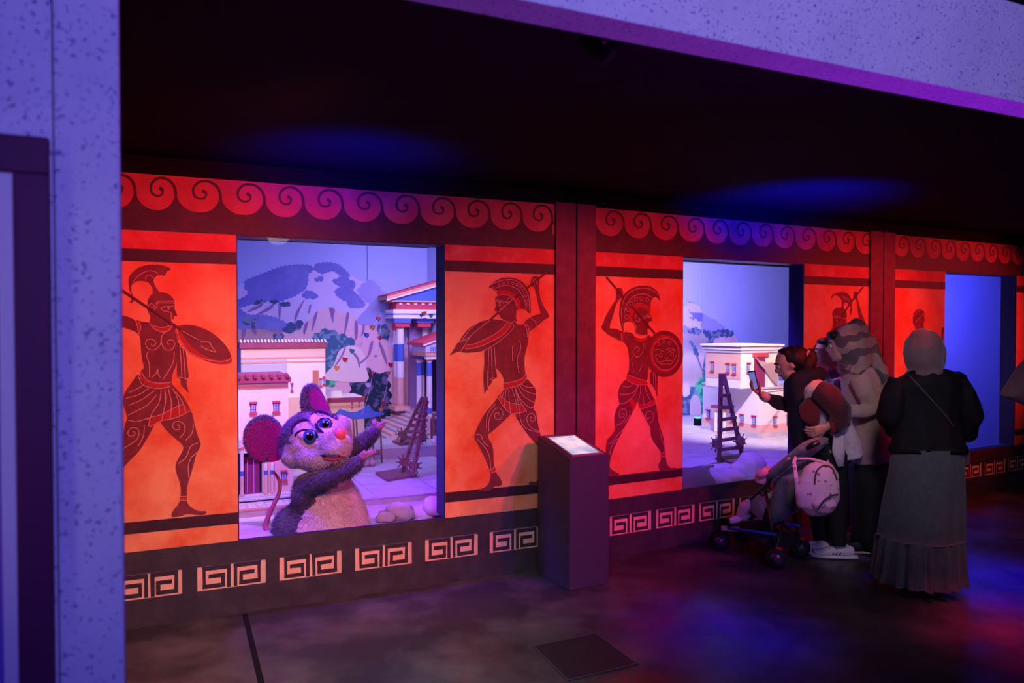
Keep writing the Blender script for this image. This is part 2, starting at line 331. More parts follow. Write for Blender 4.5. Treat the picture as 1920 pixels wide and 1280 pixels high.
def frieze(pa, pb, curls):
    fr, ua, ub = span(pa, pb)
    fb = piece('frieze_board', fr, ua, ub, 0, TH, Z_W+.10, Z_FT, FRZ)
    piece('lintel_board', fr, ua, ub, -.003, TH, Z_W, Z_W+.10, DARKP)
    bm = bmesh.new(); H = .187; zt = Z_FT
    us = [fr.u(c, 0, 400) for c in curls]
    for i, uc in enumerate(us):
        wd_ = (us[i+1]-uc) if i+1 < len(us) else uc-us[i-1]
        wl = (uc-us[i-1]) if i else wd_
        wd2 = (wd_+wl)/2; l = uc-.57*wl; rr = uc+.43*wd_
        X = lambda t: l+(rr-l)*t
        cl = lambda x: min(max(x, ua), ub)
        base = Z_W+.098
        prev = None
        for (t, v) in BUMP:
            q = (cl(X(t)), zt-v*H)
            if prev and q[0] > prev[0]+1e-6:
                mirrorless_fill(bm, [fr.pt(prev[0], -.0015, prev[1]), fr.pt(q[0], -.0015, q[1]), fr.pt(q[0], -.0015, base), fr.pt(prev[0], -.0015, base)])
            prev = q
        if X(1.0)+.01 < ub:       # wedge rising between two waves
            mirrorless_fill(bm, [fr.pt(X(.955), -.0016, zt-.76*H), fr.pt(X(.985), -.0016, zt-.5*H), fr.pt(X(1.0), -.0016, zt-.36*H), fr.pt(X(1.02), -.0016, zt-.5*H), fr.pt(cl(X(1.06)), -.0016, zt-.7*H)])
        q = [(X(t), zt-v*H) for t, v in catmull(RIB, 3, False)]
        q = [p for p in q if ua < p[0] < ub]
        if len(q) > 3: ribbon(bm, fr, q, -.0018, .0125, 0, lambda t: 1.25-.5*t if t < .88 else 1.5)
    reparent(obj('wave_scroll', bm, DARKP), fb)
frieze(60, 1039.5, curls1); frieze(1115, 1628, curls2); frieze(1675, 1965, curls3)
piece('header_board', W1, W1.u(60), 0, .0, TH, Z_FT+.002, CEIL, BLACK)
piece('header_board', W2, 0, W2.u(2060), .0, TH, Z_FT+.002, CEIL, BLACK)
# pilasters: pairs of boards with a groove
for a, b_ in ((1040, 1078.2), (1079.8, 1115)):
    fr, u0, u1 = span(a, b_); piece('pilaster_board', fr, u0+.002, u1-.002, -.014, TH, Z_BT, Z_FT+.012, PILAST, bevel=.002)
for a, b_ in ((1628.5, 1652.5), (1653.5, 1675)):
    fr, u0, u1 = span(a, b_); piece('pilaster_board', fr, u0+.002, u1-.002, -.014, TH, Z_BT, Z_FT+.012, PILAST, bevel=.002)
piece('pilaster_backing', W1, W1.u(1040), .0, .01, TH, Z_BT, Z_FT, BLACK); piece('pilaster_backing', W2, .0, W2.u(1115), .01, TH, Z_BT, Z_FT, BLACK)
piece('pilaster_backing', W2, W2.u(1628), W2.u(1675), .01, TH, Z_BT, Z_FT, BLACK)
# base with recessed key panels
KZ0, KZ1, RC = .150, .292, .009
k1 = [(214, 342.7), (370, 499), (524, 641), (666, 773), (797, 897), (918, 1014), (1030, 1070)]
k2 = [(1143, 1216.5), (1233, 1307), (1323, 1392)]
STK = [(.455, .96), (.45, .17), (.10, .15), (.10, .86), (.37, .85), (.365, .47), (.19, .48)]
def base(fr, pa, pb, kk):
    ua, ub = fr.u(pa, 0, 1000) if pa != 1079 else 0, fr.u(pb, 0, 1000) if pb != 1079 else 0
    piece('base_board', fr, ua, ub, -.003, .022, 0, KZ0, BASEM); piece('base_board', fr, ua, ub, -.003, .022, KZ1, Z_BT, BASEM)
    last = ua
    for u0, u1 in kk:
        piece('base_block', fr, last, u0, -.003, .022, KZ0, KZ1, BASEM); last = u1
        kp = piece('key_panel', fr, u0, u1, RC, .022, KZ0, KZ1, KEYO)
        bm = bmesh.new(); W = u1-u0; H = KZ1-KZ0
        for sgn in (0, 1):
            pts = [((1-a if sgn else a), b) for a, b in STK]
            q = []
            for (x, y), (x2, y2) in zip(pts, pts[1:]):
                for j in range(5):
                    t = j/5; q.append((x+(x2-x)*t+random.uniform(-.006, .006), y+(y2-y)*t+random.uniform(-.012, .012)))
            q.append(pts[-1])
            for (x, y), (x2, y2) in zip(pts, pts[1:]):
                hw, hh = .033*(.27/W if W > .1 else 1), .075
                xs = sorted((x, x2)); ys = sorted((y, y2)); j = lambda: random.uniform(-.006, .006)
                c4 = [(xs[0]-hw+j(), ys[0]-hh+j()), (xs[1]+hw+j(), ys[0]-hh+j()), (xs[1]+hw+j(), ys[1]+hh+j()), (xs[0]-hw+j(), ys[1]+hh+j())]
                lift = .0006 + .0001*pts.index((x, y))
                bm.faces.new([bm.verts.new(fr.pt(u0+W*min(max(a, .01), .99), RC-lift, KZ1-H*min(max(c, .03), .98))) for a, c in c4])
        reparent(obj('key_pattern', bm, KEYD), kp)
    piece('base_block', fr, last, ub, -.003, .022, KZ0, KZ1, BASEM)
base(W1, 60, 1079, [(W1.u(a, 0, 1080), W1.u(b, 0, 1080)) for a, b in k1[:-1]])
kk = [(W2.u(a, 0, 970), W2.u(b, 0, 970)) for a, b in k2]
pw = kk[1][1]-kk[1][0]; st = kk[1][0]-kk[0][0]
s3 = W2.u(1846, 0, 880); n_ = round((s3-kk[0][0])/st); st2 = (s3-kk[0][0])/n_
kk = [(kk[0][0]+i*st2, kk[0][0]+i*st2+pw) for i in range(n_+3)]
base(W2, 1079, 2060, kk)
# windows: jamb linings + glass
for i, (a, b_) in enumerate(ops):
    fr, u0, u1 = span(a, b_); z0, z1 = Z_BT, Z_W
    wn = S('window_%d' % (i+1), empty('window_%d' % (i+1), fr.pt(u0, 0, z0)))
    bm = bmesh.new()
    bx(bm, fr, u0-.001, u0+.006, .004, TH+.05, z0, z1); bx(bm, fr, u1-.006, u1+.001, .004, TH+.05, z0, z1)
    bx(bm, fr, u0, u1, .004, TH+.05, z1-.006, z1); bx(bm, fr, u0, u1, .004, .022, z0-.002, z0+.002)
    reparent(obj('window_lining', bm, mat('blue_lining_paint', (.012, .012, .10), .5)), wn)
    gb = bmesh.new(); bx(gb, fr, u0+.006, u1-.006, -.0+.006, .012, z0+.002, z1-.006); reparent(obj('glass_pane', gb, GLASS), wn)
# ---- foreground portal
po = S('wall_front', empty('wall_front', PF.pt(0, 0, 0)))
zb = toz(1400, 86, PF.pt(PF.u(1400, 0, 86), 0, 0))
ul, us_, uf = PF.u(-420), PF.u(105), PF.u(26)
TP = .10
box('portal_pillar', PF, us_, 0, 0, TP, 0, 3.3, SPECK, po, .004)
box('portal_beam', PF, 0.0, PF.u(2700), 0, TP, zb, 3.3, SPECK, po, .003)
u98 = PF.u(97, 0, 640); zt = PF.hit(60, 258)[1]; u25 = PF.u(25)
box('portal_panel', PF, u98-1.1, us_-.002, .004, TP, zt, 3.3, SPECK, po)
box('portal_panel', PF, u98, us_-.002, .004, TP, 0, zt, SPECK, po)
w4 = S('window_4', empty('window_4', PF.pt(u98, 0, 0)))
box('window_frame', PF, u25+.003, u98, -.014, TP, 0, zt-.054, PURF, w4, .003)
box('window_frame', PF, u98-1.1, u98, -.014, TP, zt-.054, zt, PURF, w4, .003)
LIL = mat('lilac_white_liner', (.62, .58, .66), .5)
box('window_liner', PF, u25-.017, u25+.003, -.002, TP, .3, zt-.054, LIL, w4, .002)
box('window_liner', PF, u98-1.1, u25-.017, -.002, TP, zt-.074, zt-.054, LIL, w4, .002)
box('window_panel', PF, u98-1.1, u25-.017, .03, TP, .0, zt-.074, mat('blue_display_panel', (.10, .14, .55), .6, (.25, .12, .5), 2, (.4, .6)), w4)
# ---- backdrop of the displays
BD = 4.0
bk = S('wall_far', empty('wall_far', W1.pt(0, BD, 0)))
SKY = mat('sky_backdrop_paint', (.40, .46, .80), .75, (.52, .55, .86), .7, (.3, .7), .03, 40)
u1 = W1.u(688.3, BD, 500); box('backdrop_board', W1, W1.u(120, BD), u1-.003, BD, BD+.05, 0, CEIL, SKY, bk); 
box('backdrop_board', W1, u1+.003, W1.u(860, BD), BD, BD+.05, 0, CEIL, SKY, bk)
v1 = W2.u(1315.5, BD, 500)
box('backdrop_board', W2, .66, v1-.003, BD, BD+.05, 0, CEIL, SKY, bk); box('backdrop_board', W2, v1+.003, 6.95, BD, BD+.05, 0, CEIL, SKY, bk)
box('backdrop_board', W2, 6.0, 9.4, 1.6, 1.65, 0, CEIL, SKY, bk)
box('backdrop_seam', W1, u1-.01, u1+.01, BD+.03, BD+.06, 0, CEIL, mat('seam_shadow', (.1, .12, .3), .8), bk); box('backdrop_seam', W2, v1-.01, v1+.01, BD+.03, BD+.06, 0, CEIL, MATS['seam_shadow'], bk)
S('wall_middle', box('wall_middle', W2, .60, .66, TH+.003, BD, 0, CEIL, SKY))
# partition between first and second display, side wall at the left

S('wall_left', box('wall_left', W1, W1.u(60), W1.u(60)+.06, TH, BD, 0, CEIL, SKY))
S('wall_right', box('wall_right', W2, 9.4, 9.46, TH, 1.6, 0, CEIL, SKY))

# ================================================================== PAINTED WARRIORS (flat paint on the fresco panels)
FM = [FIGM, FIGR, FIGL, SPEAR, ORANGE]
def paint(name, fr, crops, ops_, parent, lw=.0042):
    T = {c: Tr(fr, 0, *v) for c, v in crops.items()}; bm = bmesh.new(); lift = .0014
    for op in ops_:
        k, c, pts = op[0], op[1], op[2]; lift += .00006
        t = T[c]
        if k == 'B': t.poly(bm, pts, lift, 0, 4)
        elif k == 'R': t.poly(bm, pts, lift, 1, 4)
        elif k == 'O': t.poly(bm, pts, lift, 4, 4)
        elif k == 'L': t.line(bm, pts, lift+.002, lw, 2, 4)
        elif k == 'S': t.line(bm, pts, lift+.002, op[3] if len(op) > 3 else .012, 3, 1)
        elif k == 'C':
            for p in pts: t.circ(bm, p, op[3], lift+.002, lw*.8, 2)
    return reparent(obj(name, bm, FM), parent)
K4 = 1/4.923
A = [('B', 1, [(75,240),(80,190),(110,150),(160,110),(230,85),(310,78),(390,85),(465,118),(425,145),(410,180),(375,175),(340,180),(310,205),(305,235),(320,275),(355,335),(305,345),(295,300),(270,255),(235,235),(190,230),(145,235),(115,265),(100,300),(105,340),(120,385),(120,415),(100,435),(80,425),(95,415),(102,390),(95,350),(80,300)]),
('B', 1, [(-80,540),(0,548),(60,556),(135,592),(160,640),(160,705),(120,690),(50,665),(0,655),(-80,650)]),
('B', 1, [(135,592),(200,605),(270,612),(300,640),(380,660),(440,650),(480,625),(510,650),(505,700),(525,760),(525,900),(515,1000),(480,1090),(465,1160),(380,1215),(260,1200),(195,1140),(190,1060),(215,1030),(200,950),(190,880),(185,780),(175,730),(160,720),(150,650)]),
('B', 1, [(250,440),(255,400),(285,355),(340,333),(400,335),(450,355),(490,395),(500,440),(500,490),(523,548),(490,555),(495,575),(480,583),(470,600),(478,630),(440,650),(380,655),(320,645),(270,610),(275,560),(250,500)]),
('B', 2, [(60,340),(40,400),(15,480),(-5,600),(-40,700),(-60,860),(10,790),(90,700),(170,620),(240,510),(290,420),(310,370),(265,395),(250,385),(265,330),(230,330),(150,345)]),
('B', 2, [(375,345),(400,395),(440,440),(500,495),(560,545),(580,590),(560,640),(525,700),(508,760),(520,830),(545,900),(558,980),(550,1060),(530,1110),(490,1160),(470,1200),(480,1225),(560,1215),(620,1195),(700,1205),(760,1205),(790,1190),(785,1172),(720,1170),(660,1140),(615,1090),(612,1030),(615,950),(640,860),(670,760),(700,650),(740,560),(720,500),(700,430),(680,350),(645,245),(545,300),(450,325)]),
('B', 2, [(160,-90),(100,-10),(50,60),(30,110),(22,170),(45,240),(62,310),(60,345),(150,345),(230,330),(270,305),(250,385),(265,400),(380,340),(450,320),(545,300),(600,265),(645,245),(600,150),(540,70),(480,5),(465,-20),(380,30),(260,20),(195,-40)]),
('R', 2, [(270,335),(370,285),(480,230),(580,185),(630,240),(545,295),(450,325),(380,335),(265,395)]),
('B', 1, [(525,800),(560,840),(600,880),(615,1000),(630,1120),(610,1135),(615,1200),(628,1262),(590,1220),(560,1190),(550,1130),(525,1115),(520,1000)]),
('R', 1, [(510,660),(545,638),(600,632),(680,640),(760,665),(850,710),(930,780),(990,860),(1025,930),(1025,975),(990,995),(900,995),(800,970),(700,925),(620,880),(560,800),(520,730)]),
('B', 1, [(535,655),(600,635),(680,642),(780,675),(870,725),(950,800),(1005,880),(1020,935),(990,958),(900,960),(800,930),(700,870),(620,790),(565,710)]),
('R', 1, [(265,612),(300,640),(380,660),(440,650),(478,632),(470,665),(430,695),(380,700),(310,670)]),
('R', 1, [(135,592),(175,610),(185,660),(172,720),(160,715),(152,650)]),
('R', 1, [(195,1080),(240,1140),(300,1165),(380,1172),(460,1165),(458,1195),(370,1215),(270,1200),(205,1150)]),
('L', 1, [(740,790),(815,795),(840,835),(880,885),(810,865),(770,850),(740,825)]),
('L', 1, [(515,660),(530,730),(580,820),(640,890),(760,945),(900,970),(990,960),(1022,930)]),
('L', 1, [(195,1075),(240,1140),(300,1165),(380,1172),(460,1165)]), ('L', 1, [(160,1100),(200,1180),(270,1210),(370,1222),(460,1200)]),
('L', 2, [(205,10),(140,50),(80,75)]), ('L', 2, [(260,40),(160,100),(50,130)]), ('L', 2, [(310,60),(200,140),(75,195)]), ('L', 2, [(330,100),(250,190),(160,240),(70,285)]),
('L', 2, [(375,60),(355,170),(290,270),(255,390)]), ('L', 2, [(410,50),(415,160),(380,330)]), ('L', 2, [(440,40),(470,180),(455,330)]), ('L', 2, [(480,40),(530,140),(545,300)]), ('L', 2, [(510,70),(570,160),(600,255)]),
('L', 2, [(70,330),(150,345),(260,310),(370,280),(480,225),(570,185)]), ('L', 2, [(270,395),(380,335),(450,325),(545,295),(640,245)]),
('L', 2, [(545,495),(590,440),(590,380),(550,345),(500,350),(480,385),(500,415),(540,415),(545,385),(520,375)]), ('L', 2, [(600,520),(660,450),(672,360)]),
('L', 2, [(5,610),(80,560),(150,510),(170,450),(150,405),(100,405),(68,440),(80,475),(120,475),(135,445),(110,435)]), ('L', 2, [(160,575),(210,480),(220,375)]),
('L', 2, [(525,735),(590,690),(620,640),(650,570),(715,540)]), ('L', 2, [(630,860),(625,760),(650,680),(710,625)]), ('R', 2, [(555,1035),(605,1035),(607,1070),(557,1068)]), ('L', 2, [(552,1035),(607,1035)]), ('L', 2, [(552,1068),(607,1072)]),
('L', 1, [(375,760),(365,820),(310,865),(255,855),(230,810),(250,770),(300,770),(325,805),(300,830),(280,810)]), ('L', 1, [(420,695),(385,730),(378,790),(400,850),(440,868),(480,855),(500,810),(480,775),(440,780),(430,810),(455,810)]),
('L', 1, [(255,880),(240,920),(265,1000),(265,1120)]), ('L', 1, [(495,880),(485,980),(430,1080),(390,1135)]), ('L', 1, [(285,1120),(330,1080),(340,1040),(350,1090),(370,1125)]),
('L', 1, [(265,615),(310,670),(380,700),(440,690),(480,640)]), ('L', 1, [(300,640),(380,660),(460,640)]), ('L', 1, [(135,592),(155,640),(165,720)]), ('L', 1, [(175,610),(187,660),(172,720)]),
('L', 1, [(500,435),(400,430),(330,435)]), ('L', 1, [(500,418),(400,415),(335,425),(335,465),(310,495)]), ('L', 1, [(370,480),(410,465),(490,465)]), ('L', 1, [(370,480),(400,505),(460,520),(470,560),(470,600)]), ('L', 1, [(255,465),(280,440),(310,455),(300,475),(280,468)]), ('C', 1, [(445,480)], 9),
('L', 1, [(100,290),(130,220),(190,165),(260,135),(330,150),(340,175)]), ('L', 1, [(230,225),(235,190),(270,180),(305,200)]),
('L', 1, [(545,800),(560,1000),(565,1120)]), ('L', 1, [(575,850),(590,1000),(598,1130)]), ('L', 1, [(527,1118),(575,1122),(605,1135),(628,1120)]),
('S', 1, [(-60,265),(240,465),(460,610),(560,680),(715,772)], .011), ('L', 1, [(560,685),(715,772)])]
paint('painted_warrior', W1, {1: (226, 480, K4), 2: (226, 720, K4)}, A, pans[0])
KB = 205/1093
B = [('B', 1, [(690,535),(715,570),(780,570),(800,545),(850,510),(860,560),(830,680),(825,760),(800,860),(790,950),(797,1050),(810,1110),(700,1190),(595,1215),(590,1160),(570,1090),(535,1040),(500,1000),(490,900),(485,800),(500,740),(580,700),(650,640),(680,600),(640,560)]),
('B', 1, [(435,215),(455,180),(505,140),(565,113),(630,106),(700,116),(770,152),(818,210),(845,280),(852,370),(850,468),(800,432),(765,422),(748,420),(750,370),(730,320),(690,275),(640,245),(580,235),(520,243),(490,228),(465,205)]),
('B', 1, [(500,330),(495,320),(530,285),(580,278),(640,290),(685,330),(705,390),(710,440),(705,500),(715,545),(690,560),(650,560),(575,525),(545,500),(545,485),(520,470),(515,445),(490,435),(505,395)]),
('R', 1, [(515,243),(580,235),(640,245),(695,278),(735,330),(750,380),(742,425),(712,428),(705,390),(685,330),(640,290),(580,278),(525,280)]),
('B', 1, [(800,545),(850,508),(905,480),(950,465),(935,400),(915,300),(890,210),(860,190),(855,120),(890,97),(930,103),(938,140),(935,200),(945,290),(975,380),(1035,492),(990,530),(920,590),(850,640),(835,670),(820,610)]),
('R', 1, [(780,570),(800,560),(830,620),(828,690),(815,708),(810,640)]),
('B', 1, [(390,845),(440,810),(485,790),(490,900),(500,1000),(515,1105),(475,1125),(455,1170),(430,1195),(425,1220),(405,1240),(392,1265),(385,1200),(380,1100),(390,950)]),
('B', 1, [(45,885),(80,830),(115,770),(135,750),(165,700),(230,620),(310,570),(400,535),(480,522),(560,530),(620,550),(665,570),(682,595),(660,640),(590,700),(520,755),(450,800),(370,840),(280,855),(200,858),(120,850)]),
('R', 1, [(180,820),(200,785),(290,770),(380,730),(480,680),(560,620),(615,555),(655,570),(630,620),(560,690),(470,740),(370,785),(280,812)]),
('B', 2, [(530,130),(480,190),(420,260),(360,350),(320,430),(290,510),(295,545),(345,640),(400,750),(445,860),(450,930),(425,1000),(370,1040),(315,1052),(400,1070),(470,1045),(490,1020),(530,1020),(560,1005),(562,970),(540,930),(500,870),(485,800),(480,700),(475,640),(460,590),(430,540),(430,500),(470,470),(560,390),(650,293),(590,245),(545,180)]),
('B', 2, [(705,300),(760,410),(830,510),(890,580),(940,640),(985,720),(1000,800),(960,880),(925,950),(900,975),(850,970),(838,1000),(945,1012),(1030,1000),(1060,900),(1050,750),(1000,620),(955,520),(925,400),(915,330),(890,260),(800,268)]),
('B', 2, [(595,47),(680,27),(760,-8),(815,-50),(860,-5),(895,40),(905,100),(895,170),(880,220),(885,250),(860,262),(800,268),(740,285),(690,297),(650,293),(590,245),(545,180),(525,130),(560,90)]),
('R', 2, [(545,110),(600,165),(680,195),(770,205),(800,265),(740,285),(690,295),(645,285),(585,235),(545,180),(525,130)]),
('R', 1, [(590,1165),(700,1140),(770,1110),(800,1065),(810,1110),(760,1165),(680,1200),(595,1220)]),
('S', 1, [(1005,60),(690,315)], .013), ('S', 1, [(690,315),(440,535)], .011), ('L', 1, [(445,533),(330,620),(240,705),(150,850)]), ('L', 1, [(690,310),(530,455)]),
('L', 1, [(135,750),(190,730),(240,705)]), ('L', 1, [(480,522),(560,530),(620,550),(665,570),(680,600),(650,645),(590,700),(520,755),(450,800),(370,840)]), ('L', 1, [(215,780),(290,770),(380,730),(480,680),(560,620),(615,555)]), ('L', 1, [(200,822),(280,812),(370,785),(470,740),(560,690),(630,620),(655,572)]), ('L', 1, [(150,755),(230,640),(310,570)]),
('L', 1, [(510,210),(560,190),(640,190),(720,225),(770,290),(800,380),(800,425)]), ('L', 1, [(455,180),(520,150),(600,130),(690,135),(770,190),(820,270),(835,350),(838,440)]), ('L', 1, [(465,195),(490,228),(520,243)]),
('C', 1, [(535,178),(580,165),(625,160),(672,165),(712,180),(745,203),(775,238),(800,290),(810,335),(815,378)], 11),
('L', 1, [(500,332),(560,342),(620,355),(655,340),(650,312),(618,318),(615,340)]), ('L', 1, [(510,350),(560,355),(585,380),(570,410),(540,425)]), ('C', 1, [(538,382)], 12), ('L', 1, [(530,285),(580,278),(640,290),(685,330),(705,390)]),
('L', 1, [(690,540),(715,570),(750,578),(785,565)]), ('L', 1, [(660,562),(692,540)]), ('L', 1, [(740,735),(750,820),(715,920),(733,1060)]), ('L', 1, [(665,790),(668,940)]), ('L', 1, [(850,515),(895,550),(905,590)]), ('L', 1, [(783,565),(810,640),(815,708)]), ('L', 1, [(800,560),(832,620),(828,700)]),
('L', 1, [(590,1165),(700,1140),(770,1110),(800,1065)]), ('L', 1, [(595,1220),(680,1200),(760,1165),(812,1112)]), ('L', 1, [(865,120),(885,165)]), ('L', 1, [(895,120),(905,165)]),
('L', 1, [(430,815),(425,1000),(415,1200)]), ('L', 1, [(455,805),(460,960),(465,1120)]), ('L', 1, [(485,795),(500,1000),(515,1100),(470,1110),(440,1130)]),
('L', 2, [(750,0),(820,30),(895,25)]), ('L', 2, [(735,10),(800,70),(900,100)]), ('L', 2, [(715,20),(780,120),(885,185)]), ('L', 2, [(695,30),(740,140),(830,230),(875,225)]), ('L', 2, [(690,40),(720,160),(740,280)]), ('L', 2, [(690,60),(760,200),(805,265)]), ('L', 2, [(660,45),(700,170),(712,290)]), ('L', 2, [(630,50),(635,180),(650,290)]), ('L', 2, [(605,55),(590,150),(585,240)]), ('L', 2, [(580,70),(560,130),(530,130)]),
('L', 2, [(545,110),(600,165),(680,195),(770,205)]), ('L', 2, [(525,140),(585,235),(645,288),(740,285),(810,265)]),
('L', 2, [(430,470),(430,380),(450,310),(490,250),(540,240),(572,290),(545,345),(500,345),(490,300),(525,285),(535,310)]), ('L', 2, [(405,440),(410,340),(440,260),(500,195)]), ('L', 2, [(300,500),(350,510),(380,580),(430,620)]), ('L', 2, [(315,550),(400,640),(440,740),(450,850)]),
('R', 2, [(445,860),(490,830),(496,868),(450,888)]), ('L', 2, [(445,860),(490,825)]), ('L', 2, [(450,888),(495,870)]), ('L', 2, [(930,470),(850,430),(810,360),(820,310),(860,290),(895,330),(880,370),(845,360),(850,325),(868,340)]), ('L', 2, [(738,285),(750,360),(800,440),(930,480)])]
paint('painted_warrior', W1, {1: (835, 500, KB), 2: (835, 720, KB)}, B, pans[1])
K5, K6 = .15625, 170/989
Cc = [('B', 5, [(345,785),(400,785),(455,800),(490,840),(560,860),(620,840),(640,815),(680,850),(640,900),(615,1000),(620,1100),(645,1200),(640,1250),(620,1370),(500,1350),(390,1300),(410,1240),(412,1120),(400,1000),(370,930),(335,890),(340,830)]),
('B', 5, [(255,270),(285,250),(325,265),(340,320),(320,370),(290,400),(260,450),(235,530),(210,620),(180,730),(250,742),(325,775),(340,800),(310,885),(250,860),(170,820),(110,770),(80,725),(100,680),(130,600),(180,510),(220,440),(250,400),(255,340)]),
('B', 5, [(335,780),(315,700),(295,600),(300,480),(325,370),(390,290),(470,245),(560,227),(650,232),(720,265),(760,310),(780,370),(783,410),(760,380),(725,362),(690,385),(672,430),(668,490),(660,500),(600,450),(540,435),(480,455),(430,510),(410,600),(415,655),(360,670),(345,720),(345,775)]),
('B', 5, [(455,660),(450,610),(462,550),(500,505),(550,487),(610,505),(655,550),(675,590),(692,645),(665,655),(645,680),(655,740),(630,750),(630,810),(560,825),(490,790),(490,720)]),
('R', 5, [(412,655),(412,580),(440,500),(490,450),(560,438),(620,455),(665,500),(660,545),(610,500),(550,487),(500,505),(460,555),(450,610),(455,660)]),
('R', 5, [(320,788),(342,788),(340,850),(345,900),(315,885),(312,830)]), ('R', 5, [(455,800),(490,840),(560,860),(600,850),(632,830),(630,860),(590,895),(540,905),(500,880),(470,840)]),
('B', 6, [(275,390),(330,385),(375,350),(405,435),(415,470),(370,560),(310,670),(250,790),(200,900),(170,1000),(165,1080),(210,1120),(270,1165),(150,1180),(110,1100),(120,920),(125,830),(145,770),(190,720),(220,660),(213,600),(215,520),(240,440)]),
('B', 6, [(505,447),(580,415),(660,385),(680,470),(695,580),(725,680),(750,770),(765,880),(775,980),(790,1050),(830,1088),(880,1085),(885,1110),(820,1118),(730,1118),(700,1095),(695,1050),(720,1000),(722,930),(700,880),(640,800),(612,730),(608,650),(580,600),(540,520)]),
('B', 6, [(345,130),(440,178),(565,180),(600,240),(640,320),(655,345),(650,385),(580,410),(500,445),(480,390),(465,370),(440,400),(420,460),(400,430),(375,350),(330,380),(275,390),(258,320),(255,270),(270,210),(300,160)]),
('R', 6, [(480,395),(540,385),(600,360),(645,340),(655,370),(650,390),(580,415),(505,447)]), ('R', 6, [(375,350),(400,325),(445,375),(460,380),(420,462),(405,435)]), ('R', 6, [(365,75),(460,110),(560,140),(565,180),(440,178),(345,130)]),
('B', 6, [(610,40),(685,70),(682,200),(680,315),(665,250),(645,215),(625,180),(605,160)]), ('R', 6, [(722,930),(765,910),(770,955),(728,968)]),
('S', 5, [(140,125),(720,800)], .013),
('B', 5, [(835+224*math.cos(t*.3142), 1045+278*math.sin(t*.3142)) for t in range(20)]), ('R', 5, [(842+180*math.cos(t*.3142), 1040+222*math.sin(t*.3142)) for t in range(20)]), ('B', 5, [(845+158*math.cos(t*.3142), 1045+192*math.sin(t*.3142)) for t in range(20)]),
('L', 5, [(845+158*math.cos(t*.3142), 1045+192*math.sin(t*.3142)) for t in range(21)]),
('L', 5, [(715,1000),(760,990),(830,1020)]), ('L', 5, [(850,995),(910,975),(965,1005)]), ('L', 5, [(875,1025),(920,1000),(960,1010)]), ('C', 5, [(785,1060),(925,1050)], 20), ('L', 5, [(850,1090),(860,1105),(880,1090)]),
('L', 5, [(765,1145),(850,1125),(930,1130),(910,1165),(880,1160),(855,1175),(825,1160),(790,1165),(765,1145)]), ('L', 5, [(740,1040),(725,1080),(745,1110),(745,1145)]), ('L', 5, [(985,1050),(950,1100),(955,1130)]), ('C', 5, [(765,930),(820,895),(893,912)], 18),
('L', 5, [(330,700),(315,600),(320,480),(360,370),(440,290),(540,258),(640,262),(720,300),(760,350)]), ('L', 5, [(350,650),(348,560),(380,450),(440,370),(520,332),(610,332),(690,372)]), ('C', 5, [(380,605),(395,515),(430,440),(490,388),(555,382),(625,395)], 20),
('L', 5, [(580,610),(620,580),(665,565)]), ('L', 5, [(585,625),(640,595),(670,600)]), ('C', 5, [(648,600)], 9), ('L', 5, [(500,570),(480,610),(490,650),(525,655),(535,630),(515,612)]), ('L', 5, [(455,660),(490,720),(490,790),(560,820),(630,815)]),
('L', 5, [(575,910),(575,1000),(540,1065),(490,1080),(455,1040),(470,980),(510,965),(530,995),(510,1015)]), ('L', 5, [(450,1065),(435,1120),(455,1200),(460,1270)]), ('L', 5, [(560,1170),(530,1260)]), ('L', 5, [(590,920),(600,1000)]), ('L', 5, [(345,785),(342,850),(345,900)]), ('L', 5, [(320,788),(312,830),(315,885)]),
('L', 6, [(470,185),(420,260),(330,285),(260,280)]), ('L', 6, [(470,190),(420,300),(340,370),(275,388)]), ('L', 6, [(495,190),(490,280),(465,370)]), ('L', 6, [(520,190),(520,300),(535,410)]), ('L', 6, [(545,190),(560,270),(605,360)]), ('L', 6, [(410,180),(360,205),(300,195)]), ('L', 6, [(365,75),(460,110),(560,140)]), ('L', 6, [(345,130),(440,178),(565,180)]), ('L', 6, [(500,447),(580,418),(655,392)]),
('L', 6, [(225,625),(290,595),(340,520),(335,460),(300,442),(262,480),(270,530),(310,530),(315,500),(295,495)]), ('L', 6, [(590,605),(630,560),(630,500),(600,468),(560,480),(548,530),(570,555),(600,530)]), ('L', 6, [(140,830),(190,800),(250,720),(310,660)]), ('L', 6, [(160,940),(180,850),(250,760)]), ('L', 6, [(700,650),(720,760),(755,860),(750,905)]), ('L', 6, [(722,930),(765,910)]), ('L', 6, [(728,968),(770,955)]), ('L', 6, [(630,50),(640,200)]), ('L', 6, [(655,60),(660,240)]), ('L', 6, [(380,460),(370,530),(310,600)])]
paint('painted_warrior', W2, {5: (1115, 500, K5), 6: (1115, 690, K6)}, Cc, pans[2])
KD = 190/1105
